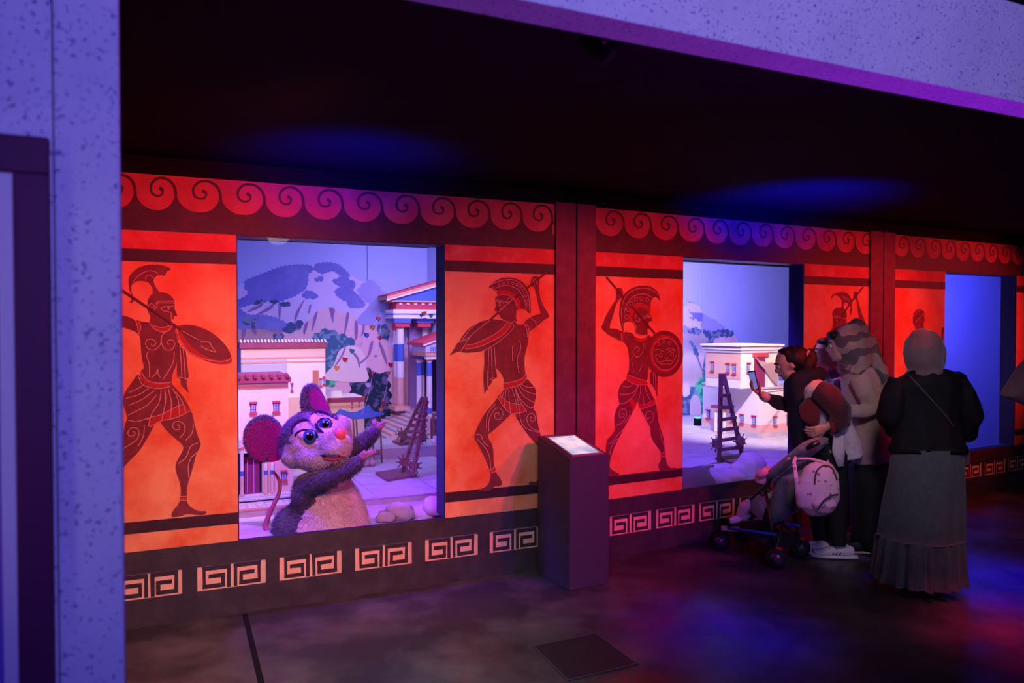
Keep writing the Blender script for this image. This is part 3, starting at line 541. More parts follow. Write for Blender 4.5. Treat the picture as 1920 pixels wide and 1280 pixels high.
D = [('B', 1, [(515,370),(520,320),(560,285),(610,267),(660,272),(710,310),(735,360),(738,420),(738,480),(722,530),(718,480),(725,440),(700,400),(670,390),(650,410),(645,450),(620,450),(632,410),(625,360),(590,320),(550,310),(525,335)]),
('B', 1, [(530,540),(530,490),(560,455),(610,445),(660,460),(683,510),(680,580),(670,660),(540,660),(535,600)]),
('B', 1, [(760,280),(790,270),(805,300),(800,340),(820,420),(850,520),(890,620),(880,700),(800,760),(780,700),(840,640),(830,600),(810,520),(795,400),(785,360),(760,340)]),
('B', 1, [(540,650),(680,650),(800,700),(810,800),(770,1000),(780,1200),(480,1200),(500,1000),(480,800)]), ('B', 1, [(480,1180),(790,1180),(900,1600),(980,2100),(900,2200),(800,1800),(640,1500),(480,1800),(340,2200),(280,2150),(400,1700)]),
('B', 1, [(300,940),(320,880),(370,820),(450,800),(560,860),(560,1000),(450,1060),(340,1075)]), ('B', 1, [(440,1060),(520,1060),(510,1250),(470,1300),(440,1200)]),
('S', 1, [(860,220),(730,385),(590,600)], .013), ('L', 1, [(535,545),(600,550),(680,570)]), ('L', 1, [(560,575),(590,600)]), ('L', 1, [(620,320),(680,350),(720,390)]), ('L', 1, [(530,300),(600,275),(660,280)]), ('C', 1, [(645,335),(670,350)], 8)]
paint('painted_warrior', W2, {1: (1470, 500, KD)}, D, pans[3])
E_ = [('B', 1, [(650,1080),(655,990),(680,945),(720,928),(760,945),(775,970),(770,1000),(778,1050),(765,1080),(765,1120),(780,1160),(690,1150),(665,1100)]),
('B', 1, [(690,1140),(770,1150),(850,1250),(900,1500),(880,1900),(860,2500),(640,2500),(640,1900),(600,1500),(620,1250)]), ('S', 1, [(978,1130),(970,1200),(965,2400)], .02),
('L', 1, [(680,1065),(720,1020),(772,965)]), ('L', 1, [(670,1080),(700,1040)]), ('L', 1, [(665,1000),(690,960),(720,945)])]
paint('painted_figure', W2, {1: (1600, 420, 320/1862)}, E_, pans[4])
# ================================================================== PAINTED BACKDROP (flat mural on the far wall)
BM = [mat('mural_lilac_rock', (.62, .52, .74), .8, (.74, .62, .80), 1.8, (.35, .7)), mat('mural_forest_blue', (.17, .17, .50), .8, (.24, .24, .60), 5, (.35, .7)), mat('mural_pink_cliff', (.72, .42, .50), .8, (.86, .58, .58), 2.2, (.35, .7), stretch=(1, 1, .3)),
      mat('mural_cliff_shade', (.30, .16, .34), .8), mat('mural_tree_dark', (.06, .09, .22), .8, (.20, .26, .38), 14, (.5, .58), detail=1), mat('mural_tree_green', (.03, .30, .16), .8, (.12, .66, .32), 13, (.46, .54), detail=1), mat('mural_tree_teal', (.06, .16, .26), .8, (.20, .34, .44), 13, (.52, .60), detail=1), mat('mural_cliff_pale', (.80, .62, .60), .8, (.9, .76, .66), 2, (.35, .7)), mat('mural_mid_violet', (.36, .34, .66), .8), mat('mural_dark_green', (.012, .03, .06), .8, (.13, .12, .24), 13, (.5, .60), detail=1)]
def mural(name, fr, crop, ops_, parent):
    t = Tr(fr, BD, *crop); bm = bmesh.new(); lift = .002
    for mi, bmp, pts in ops_:
        lift += .0006; t.poly(bm, pts, lift, mi, 3, bmp)
    return reparent(obj(name, bm, BM), parent)
k4 = 400/1707
mural('painted_mountain', W1, (440, 420, k4), [
(0, 0, [(-300,470),(0,500),(50,480),(120,500),(200,420),(330,370),(450,340),(560,335),(640,320),(760,310),(850,340),(930,400),(1000,450),(1060,460),(1120,480),(1170,530),(1240,575),(1300,640),(1500,700),(2100,760),(2100,1900),(-300,1900)]),
(1, .03, [(85,510),(90,460),(150,430),(230,400),(330,360),(430,335),(560,330),(620,345),(615,375),(585,400),(580,470),(555,520),(480,570),(400,600),(330,625),(240,610),(150,630),(60,660),(25,650),(30,610),(90,580),(110,540)]),
(1, .028, [(640,360),(650,325),(740,310),(820,325),(880,370),(920,415),(870,420),(820,390),(790,370),(740,380),(700,395)]),
(1, .04, [(650,455),(660,430),(705,428),(690,450)]), (1, .05, [(790,465),(860,430),(920,450),(960,490),(940,508),(870,490)]), (1, .028, [(805,545),(850,505),(920,520),(970,560),(1010,600),(1040,650),(990,668),(920,660),(900,620),(860,600)]),
(1, .04, [(550,580),(570,540),(620,548),(655,570),(640,590)]), (8, .05, [(990,540),(1060,460),(1120,475),(1170,530),(1200,590),(1110,640),(1040,600)]), (1, .03, [(-200,640),(0,660),(60,700),(120,730),(210,730),(300,745),(370,770),(420,810),(430,850),(200,830),(-200,820)]),
(8, .0, [(980,760),(1050,680),(1110,610),(1215,610),(1215,800),(1000,800)]),
(3, 0, [(100,700),(160,660),(230,640),(180,680),(110,702)]), (3, 0, [(175,722),(260,670),(320,630),(290,680),(200,722)]), (3, 0, [(355,660),(370,650),(365,745),(352,735)]), (3, 0, [(480,780),(490,710),(560,600),(520,690),(492,760)]), (3, 0, [(590,710),(600,650),(612,650),(598,708)]),
(4, .03, [(150,645),(190,615),(240,610),(235,625),(180,635)]), (4, .03, [(290,622),(330,612),(332,630),(300,630)]), (4, .03, [(360,650),(375,632),(435,632),(430,650)])], bk)
mural('painted_cliffs', W1, (440, 420, k4), [
(2, .0, [(-300,800),(0,790),(60,780),(150,775),(250,785),(340,800),(395,830),(400,900),(400,1300),(-300,1300)]),
(2, .0, [(380,900),(400,860),(480,850),(560,790),(620,740),(680,680),(760,665),(830,690),(900,720),(960,740),(1000,790),(1080,780),(1140,800),(1215,900),(1300,1000),(2000,1000),(2000,1900),(300,1900),(380,1300)]),
(3, 0, [(640,720),(665,700),(640,800),(615,860),(625,780)]), (3, 0, [(755,668),(800,680),(792,740),(785,790),(770,740)]), (3, 0, [(895,715),(915,712),(905,790),(890,850),(870,930),(880,820)]), (3, 0, [(960,790),(980,770),(985,870),(970,930),(958,880)]), (3, 0, [(1025,785),(1042,785),(1035,860),(1010,900),(1022,840)]), (3, 0, [(60,790),(100,785),(80,900),(60,930)]), (3, 0, [(130,790),(160,800),(175,880),(140,860)]), (3, 0, [(560,800),(590,780),(560,880),(548,860)]),
(6, .07, [(640,905),(700,860),(770,860),(830,890),(900,910),(945,950),(930,980),(880,980),(830,1020),(800,1100),(780,1170),(735,1260),(700,1260),(680,960),(660,930)]),
(4, .06, [(395,860),(430,810),(500,785),(535,800),(510,830),(440,855)]), (4, .05, [(320,910),(330,888),(370,885),(375,910),(350,920)]), (4, .06, [(70,785),(100,765),(150,765),(140,785)]),
(7, .0, [(735,1245),(740,1180),(790,1130),(830,1020),(880,985),(940,970),(1000,1000),(1040,1060),(1050,1150),(1050,1260)]),
(3, 0, [(880,980),(890,975),(870,1040),(820,1120),(800,1130),(850,1050)]), (3, 0, [(940,1010),(990,1070),(1000,1140),(990,1140),(975,1080),(930,1020)]), (3, 0, [(1000,1105),(1060,1050),(1080,960),(1105,930),(1100,990),(1070,1060),(1010,1115)]), (3, 0, [(1150,950),(1165,950),(1205,1040),(1215,1120),(1180,1040)]),
(4, .05, [(1150,830),(1180,810),(1220,830),(1220,915),(1170,890)])], bk)
k6 = 240/1182
mural('painted_bushes', W1, (600, 520, k6), [
(5, .08, [(60,1085),(60,1000),(118,940),(150,920),(200,945),(260,930),(300,960),(320,1030),(310,1085)]), (5, .06, [(60,900),(75,870),(110,900),(118,990),(70,1000)]),
(9, .08, [(300,1300),(300,960),(340,910),(400,870),(430,857),(470,880),(520,900),(615,920),(615,1400),(300,1400)])], bk)
kw = 250/1455
mural('painted_mountain', W2, (1270, 540, kw), [
(0, .0, [(-600,300),(60,200),(90,170),(140,163),(210,180),(250,210),(280,290),(340,330),(410,355),(450,390),(500,420),(520,460),(600,520),(690,620),(760,760),(760,2200),(-600,2200)]),
(8, .05, [(270,295),(340,330),(410,355),(450,390),(500,420),(520,470),(400,480),(280,480)]), (1, .05, [(60,190),(130,165),(230,185),(260,230),(265,350),(220,340),(180,310),(150,280),(130,230),(110,230),(140,290),(180,340),(100,290),(65,270)]),
(8, .05, [(-200,400),(60,420),(110,440),(140,470),(60,480),(-200,500)])], bk)
mural('painted_cliffs', W2, (1270, 540, kw), [
(7, .0, [(-400,450),(60,480),(130,470),(240,470),(300,500),(340,560),(350,620),(350,1100),(250,1400),(-400,1400)]), (2, 0, [(380,620),(385,540),(470,510),(480,620)]), (2, 0, [(480,620),(510,520),(590,505),(640,540),(685,615),(685,640),(480,640)]),
(4, .06, [(280,475),(380,480),(450,470),(540,465),(610,490),(560,520),(490,515),(400,540),(380,610),(350,610),(330,530)]), (4, .05, [(110,470),(150,455),(190,440),(245,465),(240,490),(130,480)]), (6, .04, [(135,590),(160,590),(220,700),(220,745),(190,720),(170,640)]), (3, 0, [(200,730),(220,740),(270,890),(262,900)]),
(6, .0, [(270,890),(310,700),(320,1000),(280,1000)]), (5, .05, [(60,1400),(100,1240),(150,1180),(170,1100),(200,1050),(250,985),(275,990),(310,1100),(310,1500),(60,1500)]), (6, .05, [(20,1500),(60,1180),(120,1100),(190,1090),(200,1200),(150,1500)]),
(7, 0, [(60,1180),(60,1040),(100,1030),(125,1050),(130,1150),(100,1180)]), (7, 0, [(140,1400),(140,1220),(190,1165),(245,1220),(245,1400)])], bk)
# ================================================================== MODEL TOWN IN THE DISPLAYS
ZS, ZT = .36, .46
STONE = mat('stage_stone', (.50, .46, .50), .7, (.62, .58, .60), 6, (.35, .7), .25, 40)
CREAM = mat('cream_model_plaster', (.86, .82, .74), .7, (.80, .75, .68), 5, (.4, .8))
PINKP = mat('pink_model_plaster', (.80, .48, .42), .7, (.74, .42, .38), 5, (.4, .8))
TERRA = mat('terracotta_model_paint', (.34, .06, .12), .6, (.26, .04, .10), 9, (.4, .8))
VIOL = mat('violet_trim_and_shade_plaster', (.58, .52, .68), .7)  # trim colour, also the painted shade on one house wall
WOOD = mat('dark_model_wood', (.20, .10, .10), .7, (.30, .17, .15), 30, (.35, .7), .2, 60)
MBLUE = mat('model_blue_paint', (.08, .16, .60), .6); MRED = mat('model_red_paint', (.60, .06, .10), .6); MWH = mat('model_white_paint', (.85, .83, .82), .6)
PANE = mat('model_dark_pane', (.04, .05, .25), .3); ORNG = mat('model_orange_band', (.75, .36, .22), .6)
DARKI = mat('model_dark_interior', (.03, .01, .04), .8); DOORM = mat('model_door_plum', (.25, .03, .12), .6)
def sideframe(fr, u, flip=1):
    f = Frame((0, 0), fr.a); f.o = fr.pt(u, 0, 0); f.e = fr.m.copy(); f.m = fr.e.copy()*flip; return f
# stage decks
st = thing('display_stage', 'lilac stone stage deck of the first display, behind the mouse puppet', 'stage', W1.pt(-.8, 2, 0))
NF = .98
box('stage_deck', W1, -2.2, .55, NF, BD, 0, ZS-.012, STONE, st); box('stage_shelf', W1, -2.2, .55, TH+.05, NF, 0, .30, STONE, st)
gx = [-2.2, -1.62, -1.10, -.62, -.15, .2, .55]; gy = [NF-.02, 1.45, 1.95, 2.5]
for i in range(6):
    for j in range(3):
        if i == 0 and j == 0: continue
        if i >= 4 and j == 1: continue
        box('paving_slab', W1, gx[i]+.004, gx[i+1]-.004, gy[j]+.004, gy[j+1]-.004, ZS-.012, ZS+random.uniform(-.002, .002), STONE, st)
box('terrace', W1, -2.2, .55, 2.5, BD, ZS-.012, ZT, STONE, st)
box('quay_coping', W1, -.12, .55, 2.42, 2.5, ZS, ZT+.012, MWH, st)
box('basin_water', W1, -.10, .55, 1.5, 2.4, ZS-.012, ZS-.004, mat('basin_water', (.30, .50, .62), .12, (.5, .7, .8), 6, (.35, .7), .3, 14), st)
# cobbles in front of the near house
sx0 = W1.u(440, 1.1, 960); 
COB = mat('model_cobble', (.50, .46, .52), .7); CBR = mat('model_brick_joint', (.62, .30, .22), .8)
box('cobble_bed', W1, -2.2, -1.62, NF-.015, 1.17, ZS-.012, ZS+.0, CBR, st)
_cm = None
for i in range(9):
    for j in range(5):
        u0 = -2.18+i*.062+(.008 if j % 2 else 0); n0 = NF-.01+j*.035
        o = box('cobble', W1, u0, u0+.052, n0, n0+.031, ZS, ZS+.005+random.uniform(0, .003), COB, st)
st2 = thing('display_stage', 'pale stage deck of the second display, under the large cream model house', 'stage', W2.pt(3, 2, 0))
box('stage_deck', W2, .7, 5.4, .62, BD, 0, ZS-.012, STONE, st2); box('stage_shelf', W2, .7, 3.3, TH+.05, .62, 0, .30, STONE, st2)
for i in range(7):
    for j in range(4):
        u0 = .9+i*.56+j*.2; n0 = .62+j*.62
        box('paving_slab', W2, u0+.004, u0+.616, n0+.004, n0+.616, ZS-.012, ZS+random.uniform(-.002, .002), STONE, st2)
# ---- small model windows: a part with lintel, sill and panes
def mwindow(par, fr, n, u, z, w_, h, out=.006):
    bm = bmesh.new(); bx(bm, fr, u-w_/2, u+w_/2, n-.004, n+.002, z-h/2, z+h/2)
    for i in range(2):
        for j in range(3):
            pw_, ph = w_*.32, h*.22
            cx, cz = u+(i-.5)*w_*.42, z+(j-1)*h*.28
            bx(bm, fr, cx-pw_/2, cx+pw_/2, n-.0055, n-.003, cz-ph/2, cz+ph/2, 1)
    bmesh.ops.recalc_face_normals(bm, faces=bm.faces[:])
    o = reparent(obj('window', bm, [PANE, mat('model_lit_pane', (.45, .45, .75), .4)]), par)
    for nm, zz in (('lintel', z+h/2), ('sill', z-h/2-.012)):
        b_ = bmesh.new(); bx(b_, fr, u-w_*.68, u+w_*.68, n-.014, n+.002, zz, zz+.013)
        if nm: bx(b_, fr, u-w_*.55, u+w_*.55, n-.010, n+.002, zz-.004 if nm == 'lintel' else zz+.012, zz if nm == 'lintel' else zz+.017)
        bmesh.ops.recalc_face_normals(b_, faces=b_.faces[:])
        c = obj(nm, b_, MRED); c.parent = o;
    return o
def tile_row(par, fr, ua, ub, n, z, k, r, m=TERRA, deep=.03):
    for i in range(k):
        u = ua+(ub-ua)*(i+.5)/k; bm = bmesh.new()
        tube(bm, [fr.pt(u, n-deep, z), fr.pt(u, n, z+.004), fr.pt(u, n+deep, z+.012)], r, 8)
        reparent(obj('roof_tile', bm, m), par)
def column(par, q, r, z0, z1, bands, name='column'):
    bm = bmesh.new()
    def ring(z, rr): return Vector((q.x, q.y, z)), rr
    zs = [(z0, r*1.35, 3), (z0+.012, r*1.3, 3), (z0+.013, r*1.02, bands[0][2])]
    last = z0+.013
    for a, b_, mi in bands:
        za, zb_ = z0+(z1-z0)*a, z0+(z1-z0)*b_; tube(bm, [(q.x, q.y, max(za, last)), (q.x, q.y, zb_)], [r*(1.02-.08*a), r*(1.02-.08*b_)], 16, mi=mi)
    tube(bm, [(q.x, q.y, z0), (q.x, q.y, z0+.013)], [r*1.3, r*1.2], 16, mi=3)
    tube(bm, [(q.x, q.y, z1-.02), (q.x, q.y, z1)], [r, r*1.35], 16, mi=3)
    bmesh.ops.recalc_face_normals(bm, faces=bm.faces[:])
    return reparent(obj(name, bm, [MWH, MBLUE, PINKP, ORNG], smooth=False), par)
# ---- house A, front left of first display
qa = fl(541, 927, ZS); ua, na = W1.un(qa)
hA = thing('model_house', 'cream model house with red tiled eave and white columns, left behind the mouse', 'model house', W1.pt(ua-.2, na+.2, ZS), kind=None)
zA = lambda px, py: W1.hit(px, py, na)[1]
uA = lambda px: W1.u(px, na, 800)
zr = zA(520, 716); zm = zA(520, 828)
box('wall', W1, -2.19, uA(541), na, na+.5, zA(500, 845), zr, CREAM, hA); box('lower_wall', W1, uA(491), uA(549), na+.006, na+.5, ZS, zA(500, 845), PINKP, hA)
box('wall_band', W1, -2.19, uA(541)+.001, na-.003, na, zm-.05, zm+.03, VIOL, hA)
box('plinth_step', W1, -2.19, uA(556), na-.10, na+.5, ZS, ZS+.012, STONE, hA); box('plinth_step', W1, -2.19, uA(552), na-.06, na+.5, ZS+.012, ZS+.022, STONE, hA)
box('cornice', W1, -2.19, uA(541)+.004, na-.004, na, zr-.045, zr-.040, ORNG, hA)
box('eave', W1, -2.2, uA(545), na-.035, na+.52, zr, zr+.035, TERRA, hA); tile_row(hA, W1, -2.16, uA(545), na-.02, zr+.045, 9, .013)
box('roof_deck', W1, -2.2, uA(543), na, na+.5, zr+.035, zr+.05, TERRA, hA)
for px, py in ((475, 765), (518, 763)): mwindow(hA, W1, na, uA(px), zA(px, py), uA(px+5.5)-uA(px-5.5), .068)
mwindow(hA, W1, na+.006, uA(532), zA(532, 892), .036, .06)
box('recess', W1, -2.19, uA(491), na+.05, na+.09, ZS+.022, zA(500, 845), DARKI, hA)
box('door', W1, uA(459), uA(487), na+.03, na+.05, ZS+.022, zA(470, 857), DOORM, hA)
for px in (463, 475): box('door_bar', W1, uA(px), uA(px)+.006, na+.022, na+.031, ZS+.03, zA(470, 862), mat('door_highlight_pink', (.6, .2, .5), .5), hA)
box('porch_beam', W1, -2.19, uA(549), na-.02, na+.02, zA(500, 846), zA(500, 836), CREAM, hA)
for px in (452, 497, 509):
    u_ = uA(px); column(hA, W1.pt(u_, na-.028, 0), .0135, ZS+.022, zA(px, 838), [(0, .42, 2), (.42, .52, 1), (.52, 1, 0)])
# ---- house B behind it
nb = na+1.0; 
zB = lambda px, py: W1.hit(px, py, nb)[1]
uB = lambda px: W1.u(px, nb, 700)
hB = thing('model_house', 'tall model house with toothed tile parapet, shade coloured violet on one side, cream on the other', 'model house', W1.pt(uB(520), nb+.2, ZS))
box('wall', W1, uB(538)+.001, uB(610), nb, nb+.4, ZS, zB(538, 652), CREAM, hB)
box('painted_shade_wall', W1, uB(452), uB(538), nb, nb+.4, ZS, zB(500, 652), VIOL, hB)  # shade of the left face put into its violet colour
box('parapet', W1, uB(449), uB(613), nb-.02, nb+.42, zB(538, 652), zB(538, 642), TERRA, hB); tile_row(hB, W1, uB(449), uB(613), nb-.005, zB(538, 640), 26, .008, MWH, .02)
for yy, m_ in ((672, ORNG), (680, ORNG)): box('wall_stripe', W1, uB(452), uB(610)+.001, nb-.003, nb, zB(538, yy), zB(538, yy-3), m_, hB)
box('stripe_panel', W1, uB(452), uB(610), nb-.0015, nb, zB(538, 669), zB(538, 652), mat('peach_stripe', (.80, .55, .45), .7), hB)
box('door', W1, uB(586), uB(597), nb-.008, nb, zB(590, 726), zB(590, 694), mat('model_orange_door', (.55, .20, .12), .6), hB)
for px, py in ((533, 736), (547, 726), (601, 717), (607, 714)): mwindow(hB, W1, nb, uB(px), zB(px, py), .018, .055)
box('lower_wall', W1, uB(530), uB(612), nb-.03, nb, ZS, zB(540, 745), mat('peach_plaster', (.82, .58, .40), .7), hB)
# ---- house C, low flat roof
nc = na+1.55; zC = lambda px, py: W1.hit(px, py, nc)[1]; uC = lambda px: W1.u(px, nc, 760)
hC = thing('model_house', 'low flat-roofed orange model house, between the mouse ear and the blue stall', 'model house', W1.pt(uC(650), nc+.2, ZS))
box('wall', W1, uC(600), uC(683), nc, nc+.4, ZS, zC(650, 752), mat('peach_plaster', (.82, .58, .40), .7), hC)
box('parapet', W1, uC(599), uC(684), nc-.012, nc+.41, zC(650, 753), zC(650, 745), TERRA, hC); box('roof_deck', W1, uC(602), uC(681), nc+.0, nc+.4, zC(650, 745), zC(650, 744), CREAM, hC)
box('wall_stripe', W1, uC(600), uC(683), nc-.003, nc, zC(650, 764), zC(650, 759), ORNG, hC)
box('upper_terrace', W1, uC(600), uC(645), nc+.1, nc+.4, zC(650, 745), zC(620, 735), CREAM, hC)
for px, py in ((660, 760), (673, 757)): mwindow(hC, W1, nc, uC(px), zC(px, py), .012, .035)
# ---- temple
qs = fl(724, 824, ZT); us0, ns = W1.un(qs)
zp = W1.hit(794, 781, ns)[1]; uT = lambda px, n: W1.u(px, n, 700)
qb = fl(684, 794, ZT); nback = min(W1.un(qb)[1], BD-.08)
tp = thing('model_temple', 'columned model temple with red and blue pediment on a stepped base', 'model temple', W1.pt(0, ns+.3, ZT))
u_top = uT(794, ns); NS = 7; TEND = .55
for i in range(NS):
    box('step', W1, us0+(u_top-us0)*i/NS, us0+(u_top-us0)*(i+1)/NS+.001, ns+.002*i, nback, ZT, ZT+(zp-ZT)*(i+1)/(NS+1), PINKP if i % 2 else STONE, tp)
box('podium', W1, u_top, TEND, ns+.02, nback, ZT, zp, mat('temple_podium', (.74, .56, .56), .7), tp)
qc = {}
def tcol(px, py, r, ytop, bands, pl=True):
    q = fl(px, py, zp); u, n = W1.un(q); n = min(n, BD-.12); q = W1.pt(u, n, zp)
    ztop = toz(px, ytop, q)
    if pl: box('column_base', W1, u-r*2.0, u+r*2.0, n-r*2, n+r*2, zp, zp+.05, PINKP, tp)
    column(tp, q, r, zp+(.05 if pl else 0), ztop, bands); return u, n, ztop
FB = [(0, .03, 3), (.03, .36, 2), (.36, .56, 0), (.56, .78, 1), (.78, 1, 0)]
cu, cn, cz = tcol(751, 769, .043, 612, FB)
cu2, cn2, cz2 = tcol(731, 762, .040, 612, FB)
cn3 = min(cn+.25, BD-.12); column(tp, W1.pt(uT(797, cn3), cn3, zp), .036, zp, cz, FB)
zz = lambda py: toz(751, py, W1.pt(cu, cn-.05, 0))
box('column_cap', W1, cu-.075, cu+.09, cn-.07, cn+.07, zz(613), zz(605), MRED, tp); box('architrave_block', W1, cu-.09, cu+.10, cn-.08, cn+.1, zz(605), zz(597), MBLUE, tp)
ul_ = uT(738, cn-.09)
box('column_cap', W1, uT(783, cn), uT(807, cn), cn-.02, cn+.3, zz(613), zz(605), MRED, tp); box('architrave_block', W1, uT(780, cn), uT(812, cn), cn-.03, cn+.3, zz(605), zz(597), MBLUE, tp)
nbk = min(cn+.5, BD-.02)
box('entablature', W1, ul_, TEND, cn-.09, nbk, zz(597), zz(580), MWH, tp); box('blue_fillet', W1, ul_-.002, TEND, cn-.094, nbk, zz(590), zz(587.5), MBLUE, tp)
box('frieze_band', W1, ul_+.04, TEND, cn-.06, nbk, zz(580), zz(566), MRED, tp)
for i in range(7): box('dentil', W1, ul_+.07+i*.085, ul_+.105+i*.085, cn-.075, cn-.05, zz(571), zz(567), MWH, tp)
box('cornice', W1, ul_-.02, TEND, cn-.11, nbk, zz(566), zz(563.5), ORNG, tp)
# pediment
bm = bmesh.new(); u0 = ul_-.03; z0 = zz(564); sl = (zz(531)-zz(562))/(uT(829, cn-.1)-u0); ue = TEND
hexa(bm, [W1.pt(u0, cn-.07, z0), W1.pt(ue, cn-.07, z0), W1.pt(ue, nbk, z0), W1.pt(u0, nbk, z0), W1.pt(u0, cn-.07, z0+.001), W1.pt(ue, cn-.07, z0+(ue-u0)*sl), W1.pt(ue, nbk, z0+(ue-u0)*sl), W1.pt(u0, nbk, z0+.001)])
reparent(obj('pediment', bm, MBLUE), tp)
for nm, n0, n1, dz0, dz1, m_ in (('raking_cornice', cn-.12, nbk, .008, .045, ORNG), ('roof', cn-.13, nbk+.0, .045, .062, MRED), ('raking_fillet', cn-.125, cn-.08, -.004, .008, MWH)):
    bm = bmesh.new(); a, b_ = u0-.05, ue
    hexa(bm, [W1.pt(a, n0, z0+dz0), W1.pt(b_, n0, z0+(b_-u0)*sl+dz0), W1.pt(b_, n1, z0+(b_-u0)*sl+dz0), W1.pt(a, n1, z0+dz0), W1.pt(a, n0, z0+dz1), W1.pt(b_, n0, z0+(b_-u0)*sl+dz1), W1.pt(b_, n1, z0+(b_-u0)*sl+dz1), W1.pt(a, n1, z0+dz1)])
    reparent(obj(nm, bm, m_), tp)
box('cella_wall', W1, uT(790, cn+.3), TEND, min(cn+.34, BD-.08), min(cn+.4, BD-.03), zp, zz(597), CREAM, tp)
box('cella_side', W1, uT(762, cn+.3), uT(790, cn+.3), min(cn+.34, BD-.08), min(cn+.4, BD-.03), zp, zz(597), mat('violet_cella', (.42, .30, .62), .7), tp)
# small portico before it
pn = ns+.12; zq = lambda py: W1.hit(800, py, pn)[1]
pt_ = thing('model_portico', 'small gabled portico with blue-banded columns before the right side of the temple', 'model temple', W1.pt(uT(805, pn), pn, zp))
for px, py, dn in ((805, 0, 0), (786, 0, .28), (796, 0, .34)):
    nn = pn+.03+dn; column(pt_, W1.pt(uT(px, nn), nn, 0), .030, zp, W1.hit(px, 674, nn)[1], [(0, .12, 1), (.12, .70, 0), (.70, .95, 1), (.95, 1, 0)])
uL = uT(797, pn)
box('column_cap', W1, uT(799, pn), uT(818, pn), pn-.01, pn+.06, zq(674), zq(668), MWH, pt_); box('orange_band', W1, uL, TEND, pn-.015, pn+.45, zq(668), zq(660), ORNG, pt_)
box('entablature', W1, uL, TEND, pn-.02, pn+.45, zq(660), zq(648), VIOL, pt_)
for i in range(8): box('triglyph', W1, uT(806+i*4, pn), uT(807.6+i*4, pn), pn-.026, pn-.02, zq(658), zq(650), MBLUE, pt_)
bm = bmesh.new(); a, b_ = uT(792, pn), TEND; za, zb2 = zq(648), zq(648)+(b_-a)*.34
hexa(bm, [W1.pt(a, pn-.03, za), W1.pt(b_, pn-.03, zb2), W1.pt(b_, pn+.55, zb2), W1.pt(a, pn+.55, za), W1.pt(a, pn-.03, za+.03), W1.pt(b_, pn-.03, zb2+.03), W1.pt(b_, pn+.55, zb2+.03), W1.pt(a, pn+.55, za+.03)]); reparent(obj('roof', bm, MRED), pt_)
bm = bmesh.new(); hexa(bm, [W1.pt(a, pn-.034, za-.004), W1.pt(b_, pn-.034, zb2-.004), W1.pt(b_, pn-.028, zb2-.004), W1.pt(a, pn-.028, za-.004), W1.pt(a, pn-.034, za+.010), W1.pt(b_, pn-.034, zb2+.010), W1.pt(b_, pn-.028, zb2+.010), W1.pt(a, pn-.028, za+.010)]); reparent(obj('roof_trim', bm, MWH), pt_)
bm = bmesh.new(); mirrorless_fill(bm, [W1.pt(a, pn-.015, za), W1.pt(b_, pn-.015, za), W1.pt(b_, pn-.015, zb2)]); reparent(obj('gable', bm, VIOL), pt_)
box('dark_doorway', W1, uT(815, pn), TEND, pn+.30, pn+.34, zp, zq(668), DARKI, pt_)
# ---- stall with blue awning
zst = P(660, 790, 1); sn = na+1.0
stall = thing('market_stall', 'model market stall with sagging blue awning above the mouse\'s raised hand', 'market stall', W1.pt(W1.u(680, sn), sn, ZS))
bm = bmesh.new(); NX, NY = 12, 5; g = []
top = [(626, 778), (637, 766), (655, 772), (668, 772), (680, 766), (691, 758), (702, 771), (720, 774)]
bot = [(655, 783), (662, 786), (668, 786.5), (680, 785), (690, 784), (700, 782), (710, 780), (720, 777)]
for t in range(len(top)):
    row = []
    for j in range(NY):
        s_ = j/(NY-1); px = top[t][0]+(bot[t][0]-top[t][0])*s_; py = top[t][1]+(bot[t][1]-top[t][1])*s_
        n_2 = sn+.16-.28*s_; u_, z_ = W1.hit(px, py, n_2); row.append(bm.verts.new(W1.pt(u_, n_2, z_)))
    g.append(row)
for a, b_ in zip(g, g[1:]):
    for j in range(NY-1): bm.faces.new((a[j], a[j+1], b_[j+1], b_[j]))
bmesh.ops.solidify(bm, geom=bm.faces[:], thickness=.006)
reparent(obj('awning', bm, mat('awning_blue_cloth', (.16, .22, .62), .8)), stall)
for (px, py), n_2 in (((662, 784), sn-.1), ((697, 782), sn-.1), ((712, 778), sn), ((640, 772), sn+.12), ((668, 786), sn-.12)):
    u_, z_ = W1.hit(px, py, n_2); bm = bmesh.new(); tube(bm, [W1.pt(u_+.02, n_2, ZS), W1.pt(u_, n_2, z_)], .008, 6); reparent(obj('post', bm, WOOD), stall)
box('counter', W1, W1.u(655, sn), W1.u(712, sn), sn-.08, sn+.06, ZS+.09, ZS+.11, WOOD, stall)
for i in range(4):
    bm = bmesh.new(); ball(bm, W1.pt(W1.u(662+i*12, sn-.12), sn-.12, ZS+.03), .03, 10); ball(bm, W1.pt(W1.u(662+i*12, sn-.12), sn-.12, ZS+.062), (.014, .014, .008), 8)
    tag(reparent(obj('grain_sack', bm, mat('sack_cloth', (.55, .36, .34), .9), smooth=True), stall))
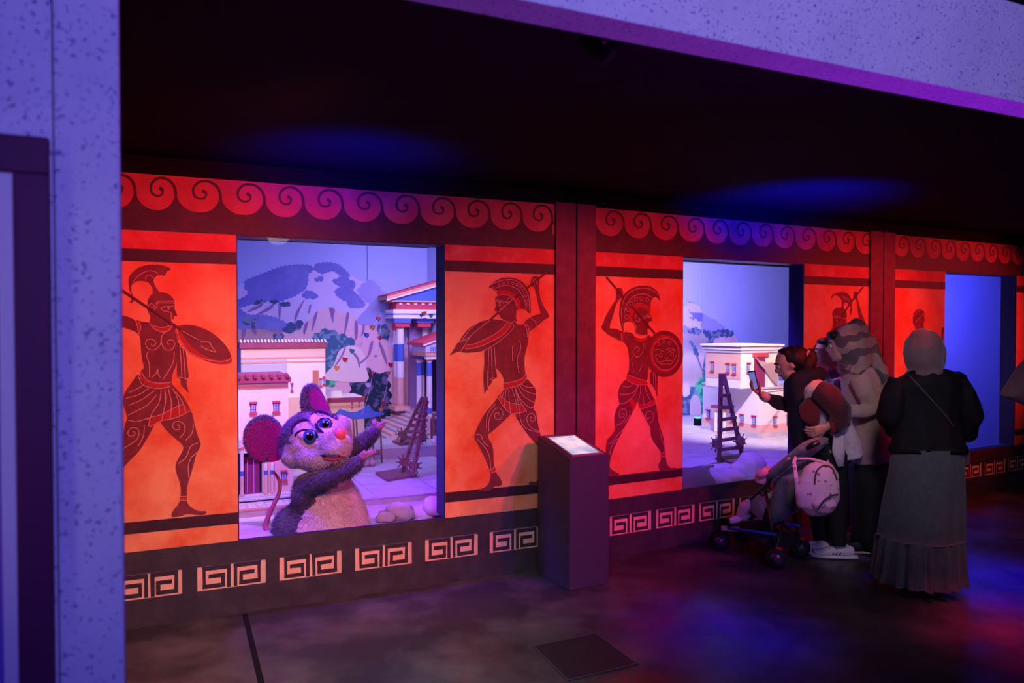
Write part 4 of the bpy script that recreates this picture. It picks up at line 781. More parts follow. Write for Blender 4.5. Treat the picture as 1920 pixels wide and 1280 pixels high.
# ---- ladders on spiked wheels
def bar(bm, a, b_, w_, d): 
    a, b_ = Vector(a), Vector(b_); t = (b_-a).normalized(); s_ = t.cross(W1.m).normalized()*w_/2; f = W1.m*d/2
    hexa(bm, [a-s_-f, a+s_-f, a+s_+f, a-s_+f, b_-s_-f, b_+s_-f, b_+s_+f, b_-s_+f]); bmesh.ops.recalc_face_normals(bm, faces=bm.faces[:])
def ladder(label, fr, z, plat, bl, br, tl, tr, rungs, wheels, top=True, wd=.026):
    pq = [fl(x, y, z) for x, y in plat]; c = sum(pq, Vector())/len(pq)
    t = thing('siege_ladder', label, 'ladder', c, 'siege ladders on spiked wheels')
    bm = bmesh.new(); hexa(bm, [Vector((q.x, q.y, z)) for q in pq]+[Vector((q.x, q.y, z+.02)) for q in pq]); bmesh.ops.recalc_face_normals(bm, faces=bm.faces[:]); reparent(obj('platform', bm, WOOD), t)
    L0, R0 = fl(*bl, z+.02), fl(*br, z+.02); Y = (L0.y+R0.y)/2
    L1, R1 = P(*tl, L0.y/ray(*tl).y*.99), P(*tr, R0.y/ray(*tr).y*.99)
    for a, b_ in ((L0, L1), (R0, R1)):
        bm = bmesh.new(); bar(bm, a, b_, wd, .03); reparent(obj('rail', bm, WOOD), t)
    for s_ in rungs:
        a, b_ = L0.lerp(L1, s_), R0.lerp(R1, s_); d = (b_-a).normalized()*.022
        bm = bmesh.new(); bar(bm, a-d-W1.m*.02, b_+d-W1.m*.02+Vector((0, 0, random.uniform(-.006, .006))), .030, .018); reparent(obj('rung', bm, WOOD), t)
    if top: bm = bmesh.new(); m_ = (L1+R1)/2; bar(bm, m_-Vector((0, 0, .10)), m_+Vector((0, 0, .01)), .055, .04); reparent(obj('head_block', bm, WOOD), t)
    for (px, py, r, Yk) in wheels:
        c = P(px, py, Yk); bm = bmesh.new(); ax = W1.m
        tube(bm, [c-ax*.02, c+ax*.02], r, 14)
        for k in range(9):
            an = k*2*math.pi/9+.3; d = W1.e*math.cos(an)+Vector((0, 0, math.sin(an))); tube(bm, [c+d*r*.8, c+d*r*1.95], [.007, .005], 5)
        reparent(obj('spiked_wheel', bm, WOOD), t)
Y1 = fl(765, 888, ZS).y
ladder('model siege ladder nearest the glass of the first display, beside the mouse\'s hand', W1, ZS, [(704, 889), (758, 880), (782, 893), (726, 903)], (755, 884), (774, 892), (796, 752), (800, 750), (.12, .29, .44, .60, .76, .88), ((757, 866, .036, Y1-.02), (776, 873, .038, Y1-.1)), False)
Y2 = fl(770, 830, ZT).y
ladder('smaller siege ladder standing farther back, before the temple steps', W1, ZT, [(735, 829), (775, 820), (800, 826), (752, 836)], (752, 829), (792, 828), (792, 744), (799, 748), (.1, .24, .38, .52, .66, .8, .92), ((754, 814, .036, Y2-.1), (793, 818, .036, Y2-.1)), True)
Y3 = fl(1370, 865, ZS).y
ladder('dark wooden siege ladder on a platform, before the cream house of the second display', W2, ZS, [(1341, 861), (1395, 853), (1438, 865), (1385, 874)], (1348, 863), (1392, 857), (1352, 702), (1357, 702), (.13, .24, .36, .48, .62, .76), ((1344, 831, .042, Y3-.12), (1388, 827, .042, Y3+.05)), True)
# ---- pots and a sleeping jumble right of the temple, fallen door
def lathe(bm, c, prof, seg=14):
    tube(bm, [Vector(c)+Vector((0, 0, z)) for r, z in prof], [r for r, z in prof], seg)
for i, (px, py, s_) in enumerate(((815, 835, 1.0), (824, 832, 1.15))):
    q = fl(px, py, ZT); bm = bmesh.new(); lathe(bm, q, [(.02*s_, 0), (.035*s_, .03*s_), (.03*s_, .06*s_), (.014*s_, .075*s_), (.02*s_, .09*s_)])
    tag(obj('clay_jar', bm, MWH, smooth=True), ('small pale jar beside the quay in the first display', 'larger pale jar at the right edge of the first display')[i], 'jar', 'jars by the quay')
sh = thing('model_shed', 'dark red model shed at the right edge of the first display', 'model house', W1.pt(uT(824, ns-.2), ns-.2, ZT))
box('wall', W1, uT(813, ns-.2), TEND, ns-.2, ns-.1, ZT, toz(820, 786, W1.pt(uT(820, ns-.2), ns-.2, 0)), DOORM, sh)
bm = bmesh.new(); q0 = W1.pt(uT(811, ns-.2), ns-.22, toz(811, 777, W1.pt(uT(811, ns-.2), ns-.2, 0))); q1 = W1.pt(TEND, ns-.22, q0.z+.12)
tube(bm, [q0, q1], .02, 8); tube(bm, [q0, W1.pt(uT(813, ns-.2), ns-.22, ZT)], .016, 8); reparent(obj('roof_pole', bm, WOOD), sh)
# ---- bunting
FC = [MRED, mat('flag_orange', (.8, .38, .1), .7), MBLUE, MWH, mat('flag_teal', (.06, .35, .30), .7)]
def bunting(label, pts, Y0, Y1_, flags):
    q = [P(x, y, Y0+(Y1_-Y0)*i/(len(pts)-1)) for i, (x, y) in enumerate(pts)]
    t = thing('bunting', label, 'bunting', q[0], 'strings of bunting')
    bm = bmesh.new(); tube(bm, catmull([tuple(v) for v in q], 4, False), .0012, 5); reparent(obj('cord', bm, MWH), t)
    for (px, py, c, s_) in flags:
        f = min(1, max(0, (py-pts[0][1])/(pts[-1][1]-pts[0][1]+1e-6))); Yk = Y0+(Y1_-Y0)*f-.01; p = P(px, py, Yk); bm = bmesh.new()
        a = random.uniform(-.5, .5); ex = Vector((math.cos(a), math.sin(a)*.5, math.sin(a)*.5))*.022*s_; ez = Vector((0, .01, -.042*s_))
        v = [bm.verts.new(p+x) for x in (-ex, ex, ex*.9+ez*.6, ez, -ex*.9+ez*.6)]; bm.faces.new(v)
        bmesh.ops.solidify(bm, geom=bm.faces[:], thickness=.003); reparent(obj('flag', bm, FC[c]), t)
bunting('bunting string from the temple cornice down left over the pink cliffs', [(714, 590), (690, 626), (660, 665), (630, 698)], 6.9, 6.3, [(709, 594, 0, 1), (698, 610, 1, 1.1), (687, 624, 2, 1.1), (675, 642, 3, 1.1), (660, 654, 4, 1.1), (647, 670, 0, 1.1), (632, 686, 1, 1.1)])
bunting('bunting string hanging between the cliffs and the left temple column', [(715, 605), (711, 632), (702, 680), (692, 735), (678, 778)], 6.9, 6.5, [(712, 630, 0, .9), (704, 665, 3, .7), (697, 695, 0, .9), (690, 718, 3, 1), (681, 742, 1, .8)])
bunting('bunting string hanging in front of the two left temple columns', [(740, 612), (736, 650), (729, 700), (722, 738), (713, 770)], 7.0, 6.6, [(740, 612, 0, 1), (737, 642, 3, .6), (732, 680, 0, 1.1), (729, 696, 1, .8), (719, 752, 0, .9), (714, 764, 1, .9)])
bunting('bunting string looped along the white temple entablature', [(716, 580), (760, 590), (795, 583), (832, 592)], 7.0, 6.9, [(717, 580, 4, .8), (790, 588, 2, .8), (795, 584, 1, 1.1), (797, 596, 2, .8), (808, 588, 4, .9), (822, 594, 3, 1)])
# ---- rocks
def rock(label, px, py, r, Y, seed, group='rocks at the front of the displays', sq=.6):
    bm = bmesh.new(); bmesh.ops.create_icosphere(bm, subdivisions=3, radius=1); c = P(px, py, Y)
    for v in bm.verts:
        k = 1+.35*noise.noise(v.co*1.3+Vector((seed, 0, 0)))+.12*noise.noise(v.co*4+Vector((seed, 5, 0)))
        v.co = Vector((v.co.x*r*k, v.co.y*r*.8*k, v.co.z*r*sq*k))+c
    return tag(obj('rock', bm, mat('pale_rock', (.60, .50, .50), .8, (.45, .38, .42), 7, (.35, .7), .3, 30), smooth=True), label, 'rock', group)
for i, (px, py, r, Y, lb) in enumerate(((752, 958, .10, 5.2, 'rounded rock just right of the mouse, tallest of its row'), (790, 962, .095, 5.3, 'flat rock in the middle of the row right of the mouse'), (822, 948, .11, 5.3, 'rock against the right jamb of the first display'), (724, 968, .07, 5.15, 'small rock tucked against the mouse\'s body'))): rock(lb, px, py, r, Y, i*3.1)
for i, (px, py, r, Y, lb, sq) in enumerate(((1300, 903, .155, 6.12, 'rock lit cyan at the left corner of the second display', .75), (1402, 884, .175, 6.55, 'largest rock of the second display, below the siege ladder', .8), (1350, 898, .205, 6.35, 'low long rock between the other two of the second display', .4), (1440, 880, .14, 6.75, 'rock half hidden by the pink blanket of the pushchair', .6))): rock(lb, px, py, r, Y, 20+i*2.3, sq=sq)
# ---- house D of the second display
qd = fl(1424, 821, ZS); ud, nd = W2.un(qd)
hD = thing('model_house', 'large cream model palace with pink light coloured onto its side and red windows, behind the phone', 'model house', W2.pt(ud, nd+.3, ZS))
z_ = lambda px, py, n=None: W2.hit(px, py, nd if n is None else n)[1]
SD = sideframe(W2, ud); dback = SD.hit(1318, 760, 0)[0]; 
zmid = z_(1424, 728)
box('lower_storey', W2, ud, ud+1.1, nd, dback, ZS, zmid, CREAM, hD)
zpk = z_(1424, 797); box('pink_plinth', W2, ud-.004, ud+1.1, nd-.004, dback, ZS, zpk, PINKP, hD); box('footing', W2, ud-.010, ud+1.1, nd-.010, dback, ZS, z_(1424, 812), STONE, hD)
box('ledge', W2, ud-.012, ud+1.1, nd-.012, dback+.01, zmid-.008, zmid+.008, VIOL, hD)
nu = nd+.06; uu_ = W2.u(1389, nu, 700); SU = sideframe(W2, uu_); ub_ = SU.hit(1323, 700, 0)[0]; ztp = W2.hit(1389, 662, nu)[1]; ztop = W2.hit(1389, 646, nu)[1]; ur_ = W2.u(1460, nu, 700)
box('upper_storey', W2, uu_, ur_, nu, ub_, zmid, ztp, CREAM, hD); box('pink_light_wall', W2, uu_-.003, uu_, nu+.004, ub_, z_(1389, 713), W2.hit(1389, 664, nu)[1], PINKP, hD)  # pink light on the side face put into a thin sheet's colour
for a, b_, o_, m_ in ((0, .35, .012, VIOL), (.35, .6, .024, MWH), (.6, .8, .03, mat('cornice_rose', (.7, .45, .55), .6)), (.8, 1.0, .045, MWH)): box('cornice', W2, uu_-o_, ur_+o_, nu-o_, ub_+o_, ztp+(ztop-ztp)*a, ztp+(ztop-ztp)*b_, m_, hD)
for px, py in ((1336, 687), (1365, 690), (1377, 692)): u_, zz_ = SU.hit(px, py, -.003); mwindow(hD, SU, -.003, u_, zz_, .045, .10)
for px, py in ((1403, 690), (1444, 690)): u_, zz_ = W2.hit(px, py, nu); mwindow(hD, W2, nu, u_, zz_, .045, .10)
for px, py in ((1328, 777), (1373, 782), (1391, 786), (1414, 789)): u_, zz_ = SD.hit(px, py, -.004); mwindow(hD, SD, -.004, u_, zz_, .05, .10)
for px, py in ((1453, 790), (1478, 787)): u_, zz_ = W2.hit(px, py, nd-.004); mwindow(hD, W2, nd-.004, u_, zz_, .045, .10)
u_, zz_ = W2.hit(1420, 692, nu); box('doorway', W2, W2.u(1414, nu), W2.u(1434, nu), nu-.006, nu, zmid, W2.hit(1420, 672, nu)[1], DOORM, hD); box('door_lintel', W2, W2.u(1411, nu), W2.u(1439, nu), nu-.02, nu, W2.hit(1420, 669, nu)[1], W2.hit(1420, 662, nu)[1], MRED, hD)
bm = bmesh.new()
cl = [(1414, 666), (1422, 675), (1440, 680), (1455, 682), (1458, 700), (1457, 722), (1447, 712), (1435, 695), (1424, 684), (1416, 672)]
mirrorless_fill(bm, [W2.pt(*((lambda h: (h[0], nu-.03-.002*i, h[1]))(W2.hit(x, y, nu-.03)))) for i, (x, y) in enumerate(cl)]); bmesh.ops.solidify(bm, geom=bm.faces[:], thickness=.004)
reparent(obj('draped_awning', bm, mat('awning_cream_cloth', (.75, .55, .60), .8)), hD)
bm = bmesh.new(); tube(bm, [W2.pt(uu_-.06, nu-.4, zmid-.01), W2.pt(ud+.5, nd-.02, zmid-.03), W2.pt(ud+1.1, nd-.02, zmid-.02)], .004, 5); reparent(obj('string_cable', bm, DARKI), hD)
# porch on the side
up = ud-.08; SP = sideframe(W2, up)
for px in (1342, 1358):
    u_, zz_ = SP.hit(px, 770, 0); column(hD, SP.pt(u_, 0, 0), .018, ZS, zz_, [(0, 1, 0)])
u0_, zt_ = SP.hit(1336, 764, 0); u1_, _ = SP.hit(1364, 764, 0); box('porch_roof', SP, min(u0_, u1_), max(u0_, u1_), -.03, .08, zt_, zt_+.035, TERRA, hD)
# painted-green small house and lamp fixtures
q = fl(1308, 797, ZS)
sp_ = thing('green_spotlight', 'small black floor spotlight throwing green light, left of the cream palace', 'lamp', q)
bm = bmesh.new(); tube(bm, [q+Vector((0, 0, .0)), q+Vector((0, 0, .09))], [.05, .05], 12); reparent(obj('housing', bm, BLACK), sp_)
bm = bmesh.new(); tube(bm, [q+Vector((0, 0, .091)), q+Vector((0, 0, .096))], .042, 14); reparent(obj('lens', bm, mat('green_lens', (.05, .9, .45), .3, emit=2.5)), sp_)
light('SPOT', 'green_lamp', q+Vector((0, 0, .12)), W2.pt(W2.un(q)[0]-.2, BD, 1.1), (.05, 1, .4), 22, .02, 80, .8)
# T-shaped bracket in the foreground
q = fl(1326, 915, .30); bm = bmesh.new(); tube(bm, [q, q+Vector((0, 0, .17))], .018, 8); bx(bm, W2, W2.un(q)[0]-.055, W2.un(q)[0]+.055, W2.un(q)[1]-.02, W2.un(q)[1]+.02, .465, .485)
tag(obj('stage_bracket', bm, mat('pale_metal', (.5, .5, .55), .5)), 'pale T-shaped bracket among the rocks of the second display', 'bracket')
# ================================================================== MOUSE PUPPET
from mathutils.bvhtree import BVHTree
MK = .24213; YM = W1.pt(W1.u(600, .42), .42, 0).y; MS = MK*YM/F
def mp(cx, cy, d=0): return P(440+cx*MK, 700+cy*MK, YM+d*MS)
def tocrop(v):
    d = Vector(v)-CAM; Y = d.dot(FW); return (960+F*d.x/Y-440)/MK, (640-F*d.dot(UP)/Y-700)/MK
def inpoly(x, y, pl):
    c = False
    for (x1, y1), (x2, y2) in zip(pl, pl[1:]+pl[:1]):
        if (y1 > y) != (y2 > y) and x < (x2-x1)*(y-y1)/(y2-y1)+x1: c = not c
    return c
FURM = mat_attr('mouse_fur', .85, .5)
def mtube(bm, pts, seg=16, ell=1): tube(bm, [mp(*p[:3]) for p in pts], [p[3]*MS if not isinstance(p[3], tuple) else (p[3][0]*MS, p[3][1]*MS) for p in pts], seg, ell=ell, ref=(1, 0, 0) if isinstance(pts[0][3], tuple) else None)
def mball(bm, c, r): ball(bm, mp(*c), tuple(x*MS for x in (r[0], r[2], r[1])), 20)
mouse = thing('mouse_puppet', 'large grey and white furry mouse puppet with magenta ears, waving behind the glass', 'puppet', mp(680, 1290, 80))
DK, LT, BL = (.065, .055, .14), (.56, .54, .66), (.74, .62, .68)
head_dark = [(300,640),(340,450),(400,340),(500,270),(640,255),(800,330),(795,352),(745,338),(715,312),(650,296),(592,325),(585,345),(605,385),(650,420),(692,462),(640,452),(606,405),(552,366),(500,372),(452,420),(436,480),(434,520),(470,530),(440,552),(405,560),(370,610),(350,650)]
belly = [(640,925),(720,880),(810,835),(900,800),(950,770),(1000,860),(1060,1000),(1110,1130),(1110,1700),(470,1700),(480,1230),(500,1160),(560,1070),(625,980)]
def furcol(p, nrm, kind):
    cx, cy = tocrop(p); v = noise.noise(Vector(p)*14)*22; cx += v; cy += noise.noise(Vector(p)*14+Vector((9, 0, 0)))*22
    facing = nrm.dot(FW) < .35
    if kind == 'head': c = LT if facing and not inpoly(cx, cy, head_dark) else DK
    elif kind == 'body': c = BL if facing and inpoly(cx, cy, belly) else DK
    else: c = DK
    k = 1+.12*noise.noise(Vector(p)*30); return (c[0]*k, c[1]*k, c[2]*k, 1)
def paint_me(me, kind):
    a = me.color_attributes.new('col', 'FLOAT_COLOR', 'POINT')
    for i, v in enumerate(me.vertices): a.data[i].color = furcol(v.co, v.normal, kind)
def furblades(name, me, kind, n, L, parent, wd=.0028, skip=None):
    me.calc_loop_triangles(); tr = me.loop_triangles; rnd = random.Random(5)
    cum = []; t_ = 0
    for t in tr: t_ += t.area; cum.append(t_)
    import bisect
    V = []; Fc = []; Cc_ = []
    for i in range(n):
        t = tr[min(bisect.bisect(cum, rnd.random()*t_), len(tr)-1)]
        a, b_, c = (me.vertices[k].co for k in t.vertices); r1, r2 = rnd.random(), rnd.random()
        if r1+r2 > 1: r1, r2 = 1-r1, 1-r2
        p = a+(b_-a)*r1+(c-a)*r2; nn = t.normal
        if skip and skip(p): continue
        d = (nn*.75+Vector((0, 0, -.75))+Vector((rnd.uniform(-.3, .3), rnd.uniform(-.3, .3), rnd.uniform(-.3, .3)))+Vector((noise.noise(p*9), 0, noise.noise(p*9+Vector((4, 4, 4)))))*.5).normalized()
        s_ = d.cross(nn); s_ = s_.normalized() if s_.length > .01 else Vector((1, 0, 0)); l = L*rnd.uniform(.6, 1.15); k = len(V)
        V += [p-s_*wd-nn*.002, p+s_*wd-nn*.002, p+d*l]; Fc.append((k, k+1, k+2))
        q = furcol(p, nn, kind); m_ = rnd.uniform(.86, 1.16); q = (q[0]*m_, q[1]*m_, q[2]*m_, 1); Cc_ += [q, q, q]
    m2 = bpy.data.meshes.new(name); m2.from_pydata(V, [], Fc); at = m2.color_attributes.new('col', 'FLOAT_COLOR', 'POINT')
    at.data.foreach_set('color', [x for q in Cc_ for x in q])
    o = link(name, m2, FURM); o['kind'] = 'stuff'; return reparent(o, parent)
def furry(name, bm, kind, vox, n, L, sm=6, skip=None):
    me = remeshed(bm, vox, sm, name); me.materials.clear(); paint_me(me, kind); o = link(name, me, FURM, None, True); reparent(o, mouse)
    furblades('fur', me, kind, n, L, mouse, skip=skip); return o
bm = bmesh.new()
mball(bm, (585, 500, 70), (228, 212, 220)); mball(bm, (720, 500, 20), (185, 185, 190)); mball(bm, (470, 610, 20), (115, 110, 140)); mball(bm, (640, 620, -10), (200, 125, 170))
mball(bm, (720, 665, -30), (150, 82, 130)); mball(bm, (790, 555, -130), (110, 105, 110)); mball(bm, (770, 600, -100), (120, 90, 100)); mball(bm, (835, 420, 20), (60, 95, 90)); mball(bm, (740, 500, -120), (95, 80, 90))
mtube(bm, [(700, 700, 60, 110), (700, 850, 80, 130)])
eye_skip = lambda p: (lambda c: ((c[0]-560)/100)**2+((c[1]-488)/62)**2 < 1 or ((c[0]-700)/62)**2+((c[1]-398)/60)**2 < 1 or ((c[0]-822)/46)**2+((c[1]-470)/50)**2 < 1 or ((c[0]-745)/110)**2+((c[1]-640)/26)**2 < 1)(tocrop(p))
hd = furry('head', bm, 'head', .011, 30000, .019, 5, eye_skip)
bvh = BVHTree.FromPolygons([v.co.copy() for v in hd.data.vertices], [tuple(p.vertices) for p in hd.data.polygons])
def surf(cx, cy):
    d = ray(440+cx*MK, 700+cy*MK).normalized(); h = bvh.ray_cast(CAM, d); return (h[0], h[1]) if h[0] else (mp(cx, cy), Vector((0, -1, 0)))
# torso with arms
bm = bmesh.new()
mtube(bm, [(690, 760, 80, (130, 130)), (700, 850, 80, (190, 170)), (715, 960, 80, (255, 215)), (715, 1060, 80, (310, 245)), (695, 1160, 80, (370, 270)), (680, 1280, 80, (405, 290)), (680, 1300, 80, (410, 300))], 24)
mtube(bm, [(530, 860, 0, 85), (620, 840, -90, 85), (740, 800, -150, 72), (850, 745, -180, 64), (940, 690, -185, 52), (985, 655, -185, 36)])
mtube(bm, [(860, 640, 140, 80), (940, 575, 120, 68), (1020, 500, 90, 58), (1085, 440, 70, 46), (1110, 418, 65, 30)])
mball(bm, (560, 930, 0), (110, 140, 140))
furry('body', bm, 'body', .013, 46000, .030, 6)
# ears
def plate(name, pts, d, th, kind, n, L):
    bm = bmesh.new(); q = catmull(pts, 4); tr = tessellate_polygon([[Vector((x, y, 0)) for x, y in q]])
    for s_ in (0, 1):
        v = [bm.verts.new(mp(x, y, d(x, y)+(th if s_ else 0))) for x, y in q]
        for t in tr: bm.faces.new([v[i] for i in (t if s_ else t[::-1])])
        if s_: 
            for i in range(len(q)): bm.faces.new((v0[i], v0[(i+1) % len(q)], v[(i+1) % len(q)], v[i]))
        v0 = v
    return furry(name, bm, kind, .009, n, L, 6)
dl = lambda x, y: 60-.15*(x-225)
plate('ear', [(225+160*math.cos(a*.3927), 500+182*math.sin(a*.3927)) for a in range(16)], dl, 46, 'ear', 5000, .015)
dr = lambda x, y: 40+.5*(x-630)*0+.1*(y-200)
plate('ear', [(520,290),(508,200),(530,110),(585,76),(635,88),(680,150),(715,230),(745,300),(755,350),(680,330),(580,330)], dr, 52, 'ear', 3500, .013)
EARM = mat('magenta_ear_felt', (.72, .01, .26), .85, (.62, .008, .22), 20, (.3, .7))
def flat(name, pts, d, m, lift=0, k=4, parent=mouse):
    bm = bmesh.new(); mirrorless_fill(bm, [mp(x, y, d(x, y)+lift) for x, y in (catmull(pts, k) if k > 1 else pts)]); bmesh.ops.solidify(bm, geom=bm.faces[:], thickness=.004); return reparent(obj(name, bm, m), parent)
flat('inner_ear', [(215,362),(290,372),(345,405),(372,450),(360,560),(362,655),(300,685),(262,680),(256,645),(248,650),(225,682),(150,655),(100,590),(80,500),(100,430),(150,380)], dl, EARM, -6, 3)
flat('inner_ear', [(585,145),(600,112),(640,125),(690,190),(720,255),(742,330),(700,310),(640,285),(600,262),(580,200)], dr, mat('lit_magenta_ear_felt', (.80, .02, .60), .85), -6)  # brighter light on the second ear put into its felt colour
# eyes
IRIS = mat('blue_iris', (.03, .12, .45), .15, spec=.8); PUP = mat('black_pupil', (.004, .004, .01), .05, spec=1.0); SCL = mat('eye_white', (.62, .50, .72), .25, spec=.6)
def eye(cx, cy, rx, ry, ix, iy, ir, tilt):
    p, nn = surf(cx, cy); pos = p+FW*rx*MS*.35
    bm = bmesh.new(); ball(bm, pos, (rx*MS, rx*MS*.62, ry*MS), 24, Matrix.Rotation(tilt, 3, 'Y')); e_ = reparent(obj('eyeball', bm, SCL, smooth=True), mouse)
    for nm, r_, m_, off in (('iris_rim', 1.12, PUP, -.002), ('iris', 1.0, IRIS, -.005), ('pupil', .66, PUP, -.009)):
        bm = bmesh.new(); Y_ = (pos-CAM).dot(FW)-rx*MS*.62; q = P(440+ix*MK, 700+iy*MK, Y_+.006+off); ball(bm, q, (ir*r_*MS, .008, ir*r_*MS*1.08), 24)
        c = obj(nm, bm, m_, smooth=True); c.parent = e_;
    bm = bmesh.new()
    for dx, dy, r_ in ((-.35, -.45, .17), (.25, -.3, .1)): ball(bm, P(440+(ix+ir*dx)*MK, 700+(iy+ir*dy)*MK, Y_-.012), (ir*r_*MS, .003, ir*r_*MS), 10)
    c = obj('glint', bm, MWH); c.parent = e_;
    bm = bmesh.new(); q = [Vector(surf(cx+(rx+6)*math.cos(a), cy+(ry+5)*math.sin(a))[0])-FW*.006 for a in [x*math.pi/8+tilt for x in range(8, 17)]]
    tube(bm, q, .006, 6); c = obj('eyelid_line', bm, PUP, smooth=True); c.parent = e_;
eye(556, 490, 82, 50, 583, 488, 47, .12); eye(700, 398, 52, 48, 704, 394, 43, -.25)
PK = mat('pale_pink_eye_patch', (.78, .50, .60), .8)
def onhead(name, pts, m, lift, wd):
    bm = bmesh.new(); q = [Vector(surf(x, y)[0])-FW*lift for x, y in catmull(pts, 3, False)]; n_ = len(q); tube(bm, q, [wd*(.35+.65*math.sin(math.pi*(i+.5)/n_)) for i in range(n_)], 8); return reparent(obj(name, bm, m, smooth=True), mouse)
BROW = mat('dark_violet_brow_fur', (.02, .012, .05), .9)
onhead('eyebrow', [(446,470),(452,420),(482,380),(530,358),(568,360)], BROW, .004, .013); onhead('eyebrow', [(592,318),(640,292),(700,302),(740,330),(790,354)], BROW, .004, .010); onhead('eyebrow', [(625,385),(650,425),(688,460)], BROW, .003, .009)
bm = bmesh.new(); p0 = surf(822, 470)[0]; ball(bm, p0-FW*.012, (.034, .034, .040), 20); reparent(obj('nose', bm, mat('orange_red_nose', (.75, .15, .12), .35), smooth=True), mouse)
bm = bmesh.new(); pts = [(652,626),(690,634),(735,640),(780,636),(826,632),(800,652),(750,660),(700,650)]
mirrorless_fill(bm, [Vector(surf(x, y)[0])-FW*.006 for x, y in catmull(pts, 3)]); bmesh.ops.solidify(bm, geom=bm.faces[:], thickness=.006); reparent(obj('mouth', bm, PUP), mouse)
onhead('lower_lip', [(690,650),(740,664),(790,662),(830,640),(850,600)], mat('red_lip', (.75, .06, .14), .5), .008, .008)
# hands
HANDM = mat('mouse_hand_skin', (.30, .16, .26), .6)
for ds, fs in ((-185, [((985,650),(1030,615),(1058,590)), ((990,652),(1045,618),(1085,588)), ((995,655),(1050,630),(1100,602)), ((985,660),(1040,640),(1092,612)), ((975,640),(1000,612),(1010,590))]), (65, [((1100,425),(1130,395),(1172,372)), ((1100,420),(1140,385),(1168,368)), ((1108,430),(1140,412),(1165,385)), ((1095,415),(1078,385),(1066,358)), ((1095,412),(1090,382),(1088,350))])):
    bm = bmesh.new()
    for a, b_, c in fs: tube(bm, [mp(*a, ds), mp(*b_, ds-10), mp(*c, ds-5)], [.018, .012, .005], 10)
    ball(bm, mp(fs[0][0][0]+5, fs[0][0][1]-5, ds), .022, 12); blob('hand', bm, HANDM, .004, 3, mouse)
bm = bmesh.new(); q = [mp(x, y, 40+i*4) for i, (x, y) in enumerate(catmull([(262,1290),(256,1240),(240,1180),(268,1090),(310,1000),(345,920),(350,850),(330,800),(296,756)], 4, False))]; n_ = len(q)
tube(bm, q, [.020-.012*(i/n_) for i in range(n_)], 12); reparent(obj('tail', bm, mat('mouse_tail_rubber', (.42, .10, .22), .5), smooth=True), mouse)
# ================================================================== PEOPLE
SKIN = mat('skin', (.46, .28, .23), .55); HAIR = mat('black_hair', (.006, .005, .007), .55, bump=.4, bscale=120)
def Qf(Z): return lambda px, py, d=0: P(px, py, Z+d)
def pt(bm, Q, Z, pts, seg=14, ref=(0, 1, 0)):
    # pts: (px, py, depth m, radius px or (along depth px, sideways px))
    s_ = Z/F
    tube(bm, [Q(*p[:3]) for p in pts], [((p[3][0]*s_, p[3][1]*s_) if isinstance(p[3], tuple) else (p[3]*s_, p[3]*s_)) for p in pts], seg, ref=ref)
def add_head(bm, c, f, sc=1, up=Vector((0, 0, 1))):
    f = Vector(f).normalized(); r_ = f.cross(up).normalized(); u = r_.cross(f); c = Vector(c)
    M = Matrix((r_, f, u)).transposed(); L = lambda a, b_, d: c+(r_*a+f*b_+u*d)*sc
    ball(bm, L(0, -.005, .02), (.076*sc, .096*sc, .098*sc), 20, M); ball(bm, L(0, .030, -.050), (.056*sc, .060*sc, .060*sc), 16, M); ball(bm, L(0, .066, -.086), (.026*sc, .024*sc, .020*sc), 12, M)
    ball(bm, L(0, .062, .035), (.055*sc, .032*sc, .028*sc), 12, M); tube(bm, [L(0, .086, .022), L(0, .104, -.004), L(0, .112, -.020)], [.009*sc, .012*sc, .012*sc], 10); ball(bm, L(0, .100, -.024), (.019*sc, .012*sc, .009*sc), 10, M)
    ball(bm, L(0, .088, -.046), (.024*sc, .013*sc, .007*sc), 10, M); ball(bm, L(0, .085, -.058), (.021*sc, .012*sc, .008*sc), 10, M)
    for s_ in (-1, 1): ball(bm, L(.034*s_, .055, -.012), (.025*sc, .028*sc, .025*sc), 10, M); ball(bm, L(.077*s_, -.005, -.005), (.008*sc, .019*sc, .030*sc), 10, M)
    return L, M
def face_bits(t, L, M, sc=1, lip=(.40, .12, .13)):
    for s_ in (-1, 1):
        bm = bmesh.new(); ball(bm, L(.031*s_, .082, .012), .0115*sc, 12); e_ = obj('eye', bm, mat('eye_white_human', (.6, .6, .62), .3), smooth=True); reparent(e_, t)
        bm = bmesh.new(); ball(bm, L(.031*s_, .091, .012), .0062*sc, 10); i_ = obj('iris', bm, HAIR); i_.parent = e_
        bm = bmesh.new(); tube(bm, [L(.013*s_, .096, .034), L(.033*s_, .093, .041), L(.052*s_, .076, .034)], [.003, .004, .002], 6); reparent(obj('eyebrow', bm, HAIR), t)
    bm = bmesh.new(); tube(bm, [L(-.022, .092, -.052), L(0, .1015, -.051), L(.022, .092, -.052)], [.003, .006, .003], 8); reparent(obj('lips', bm, mat('lips', lip, .4), smooth=True), t)
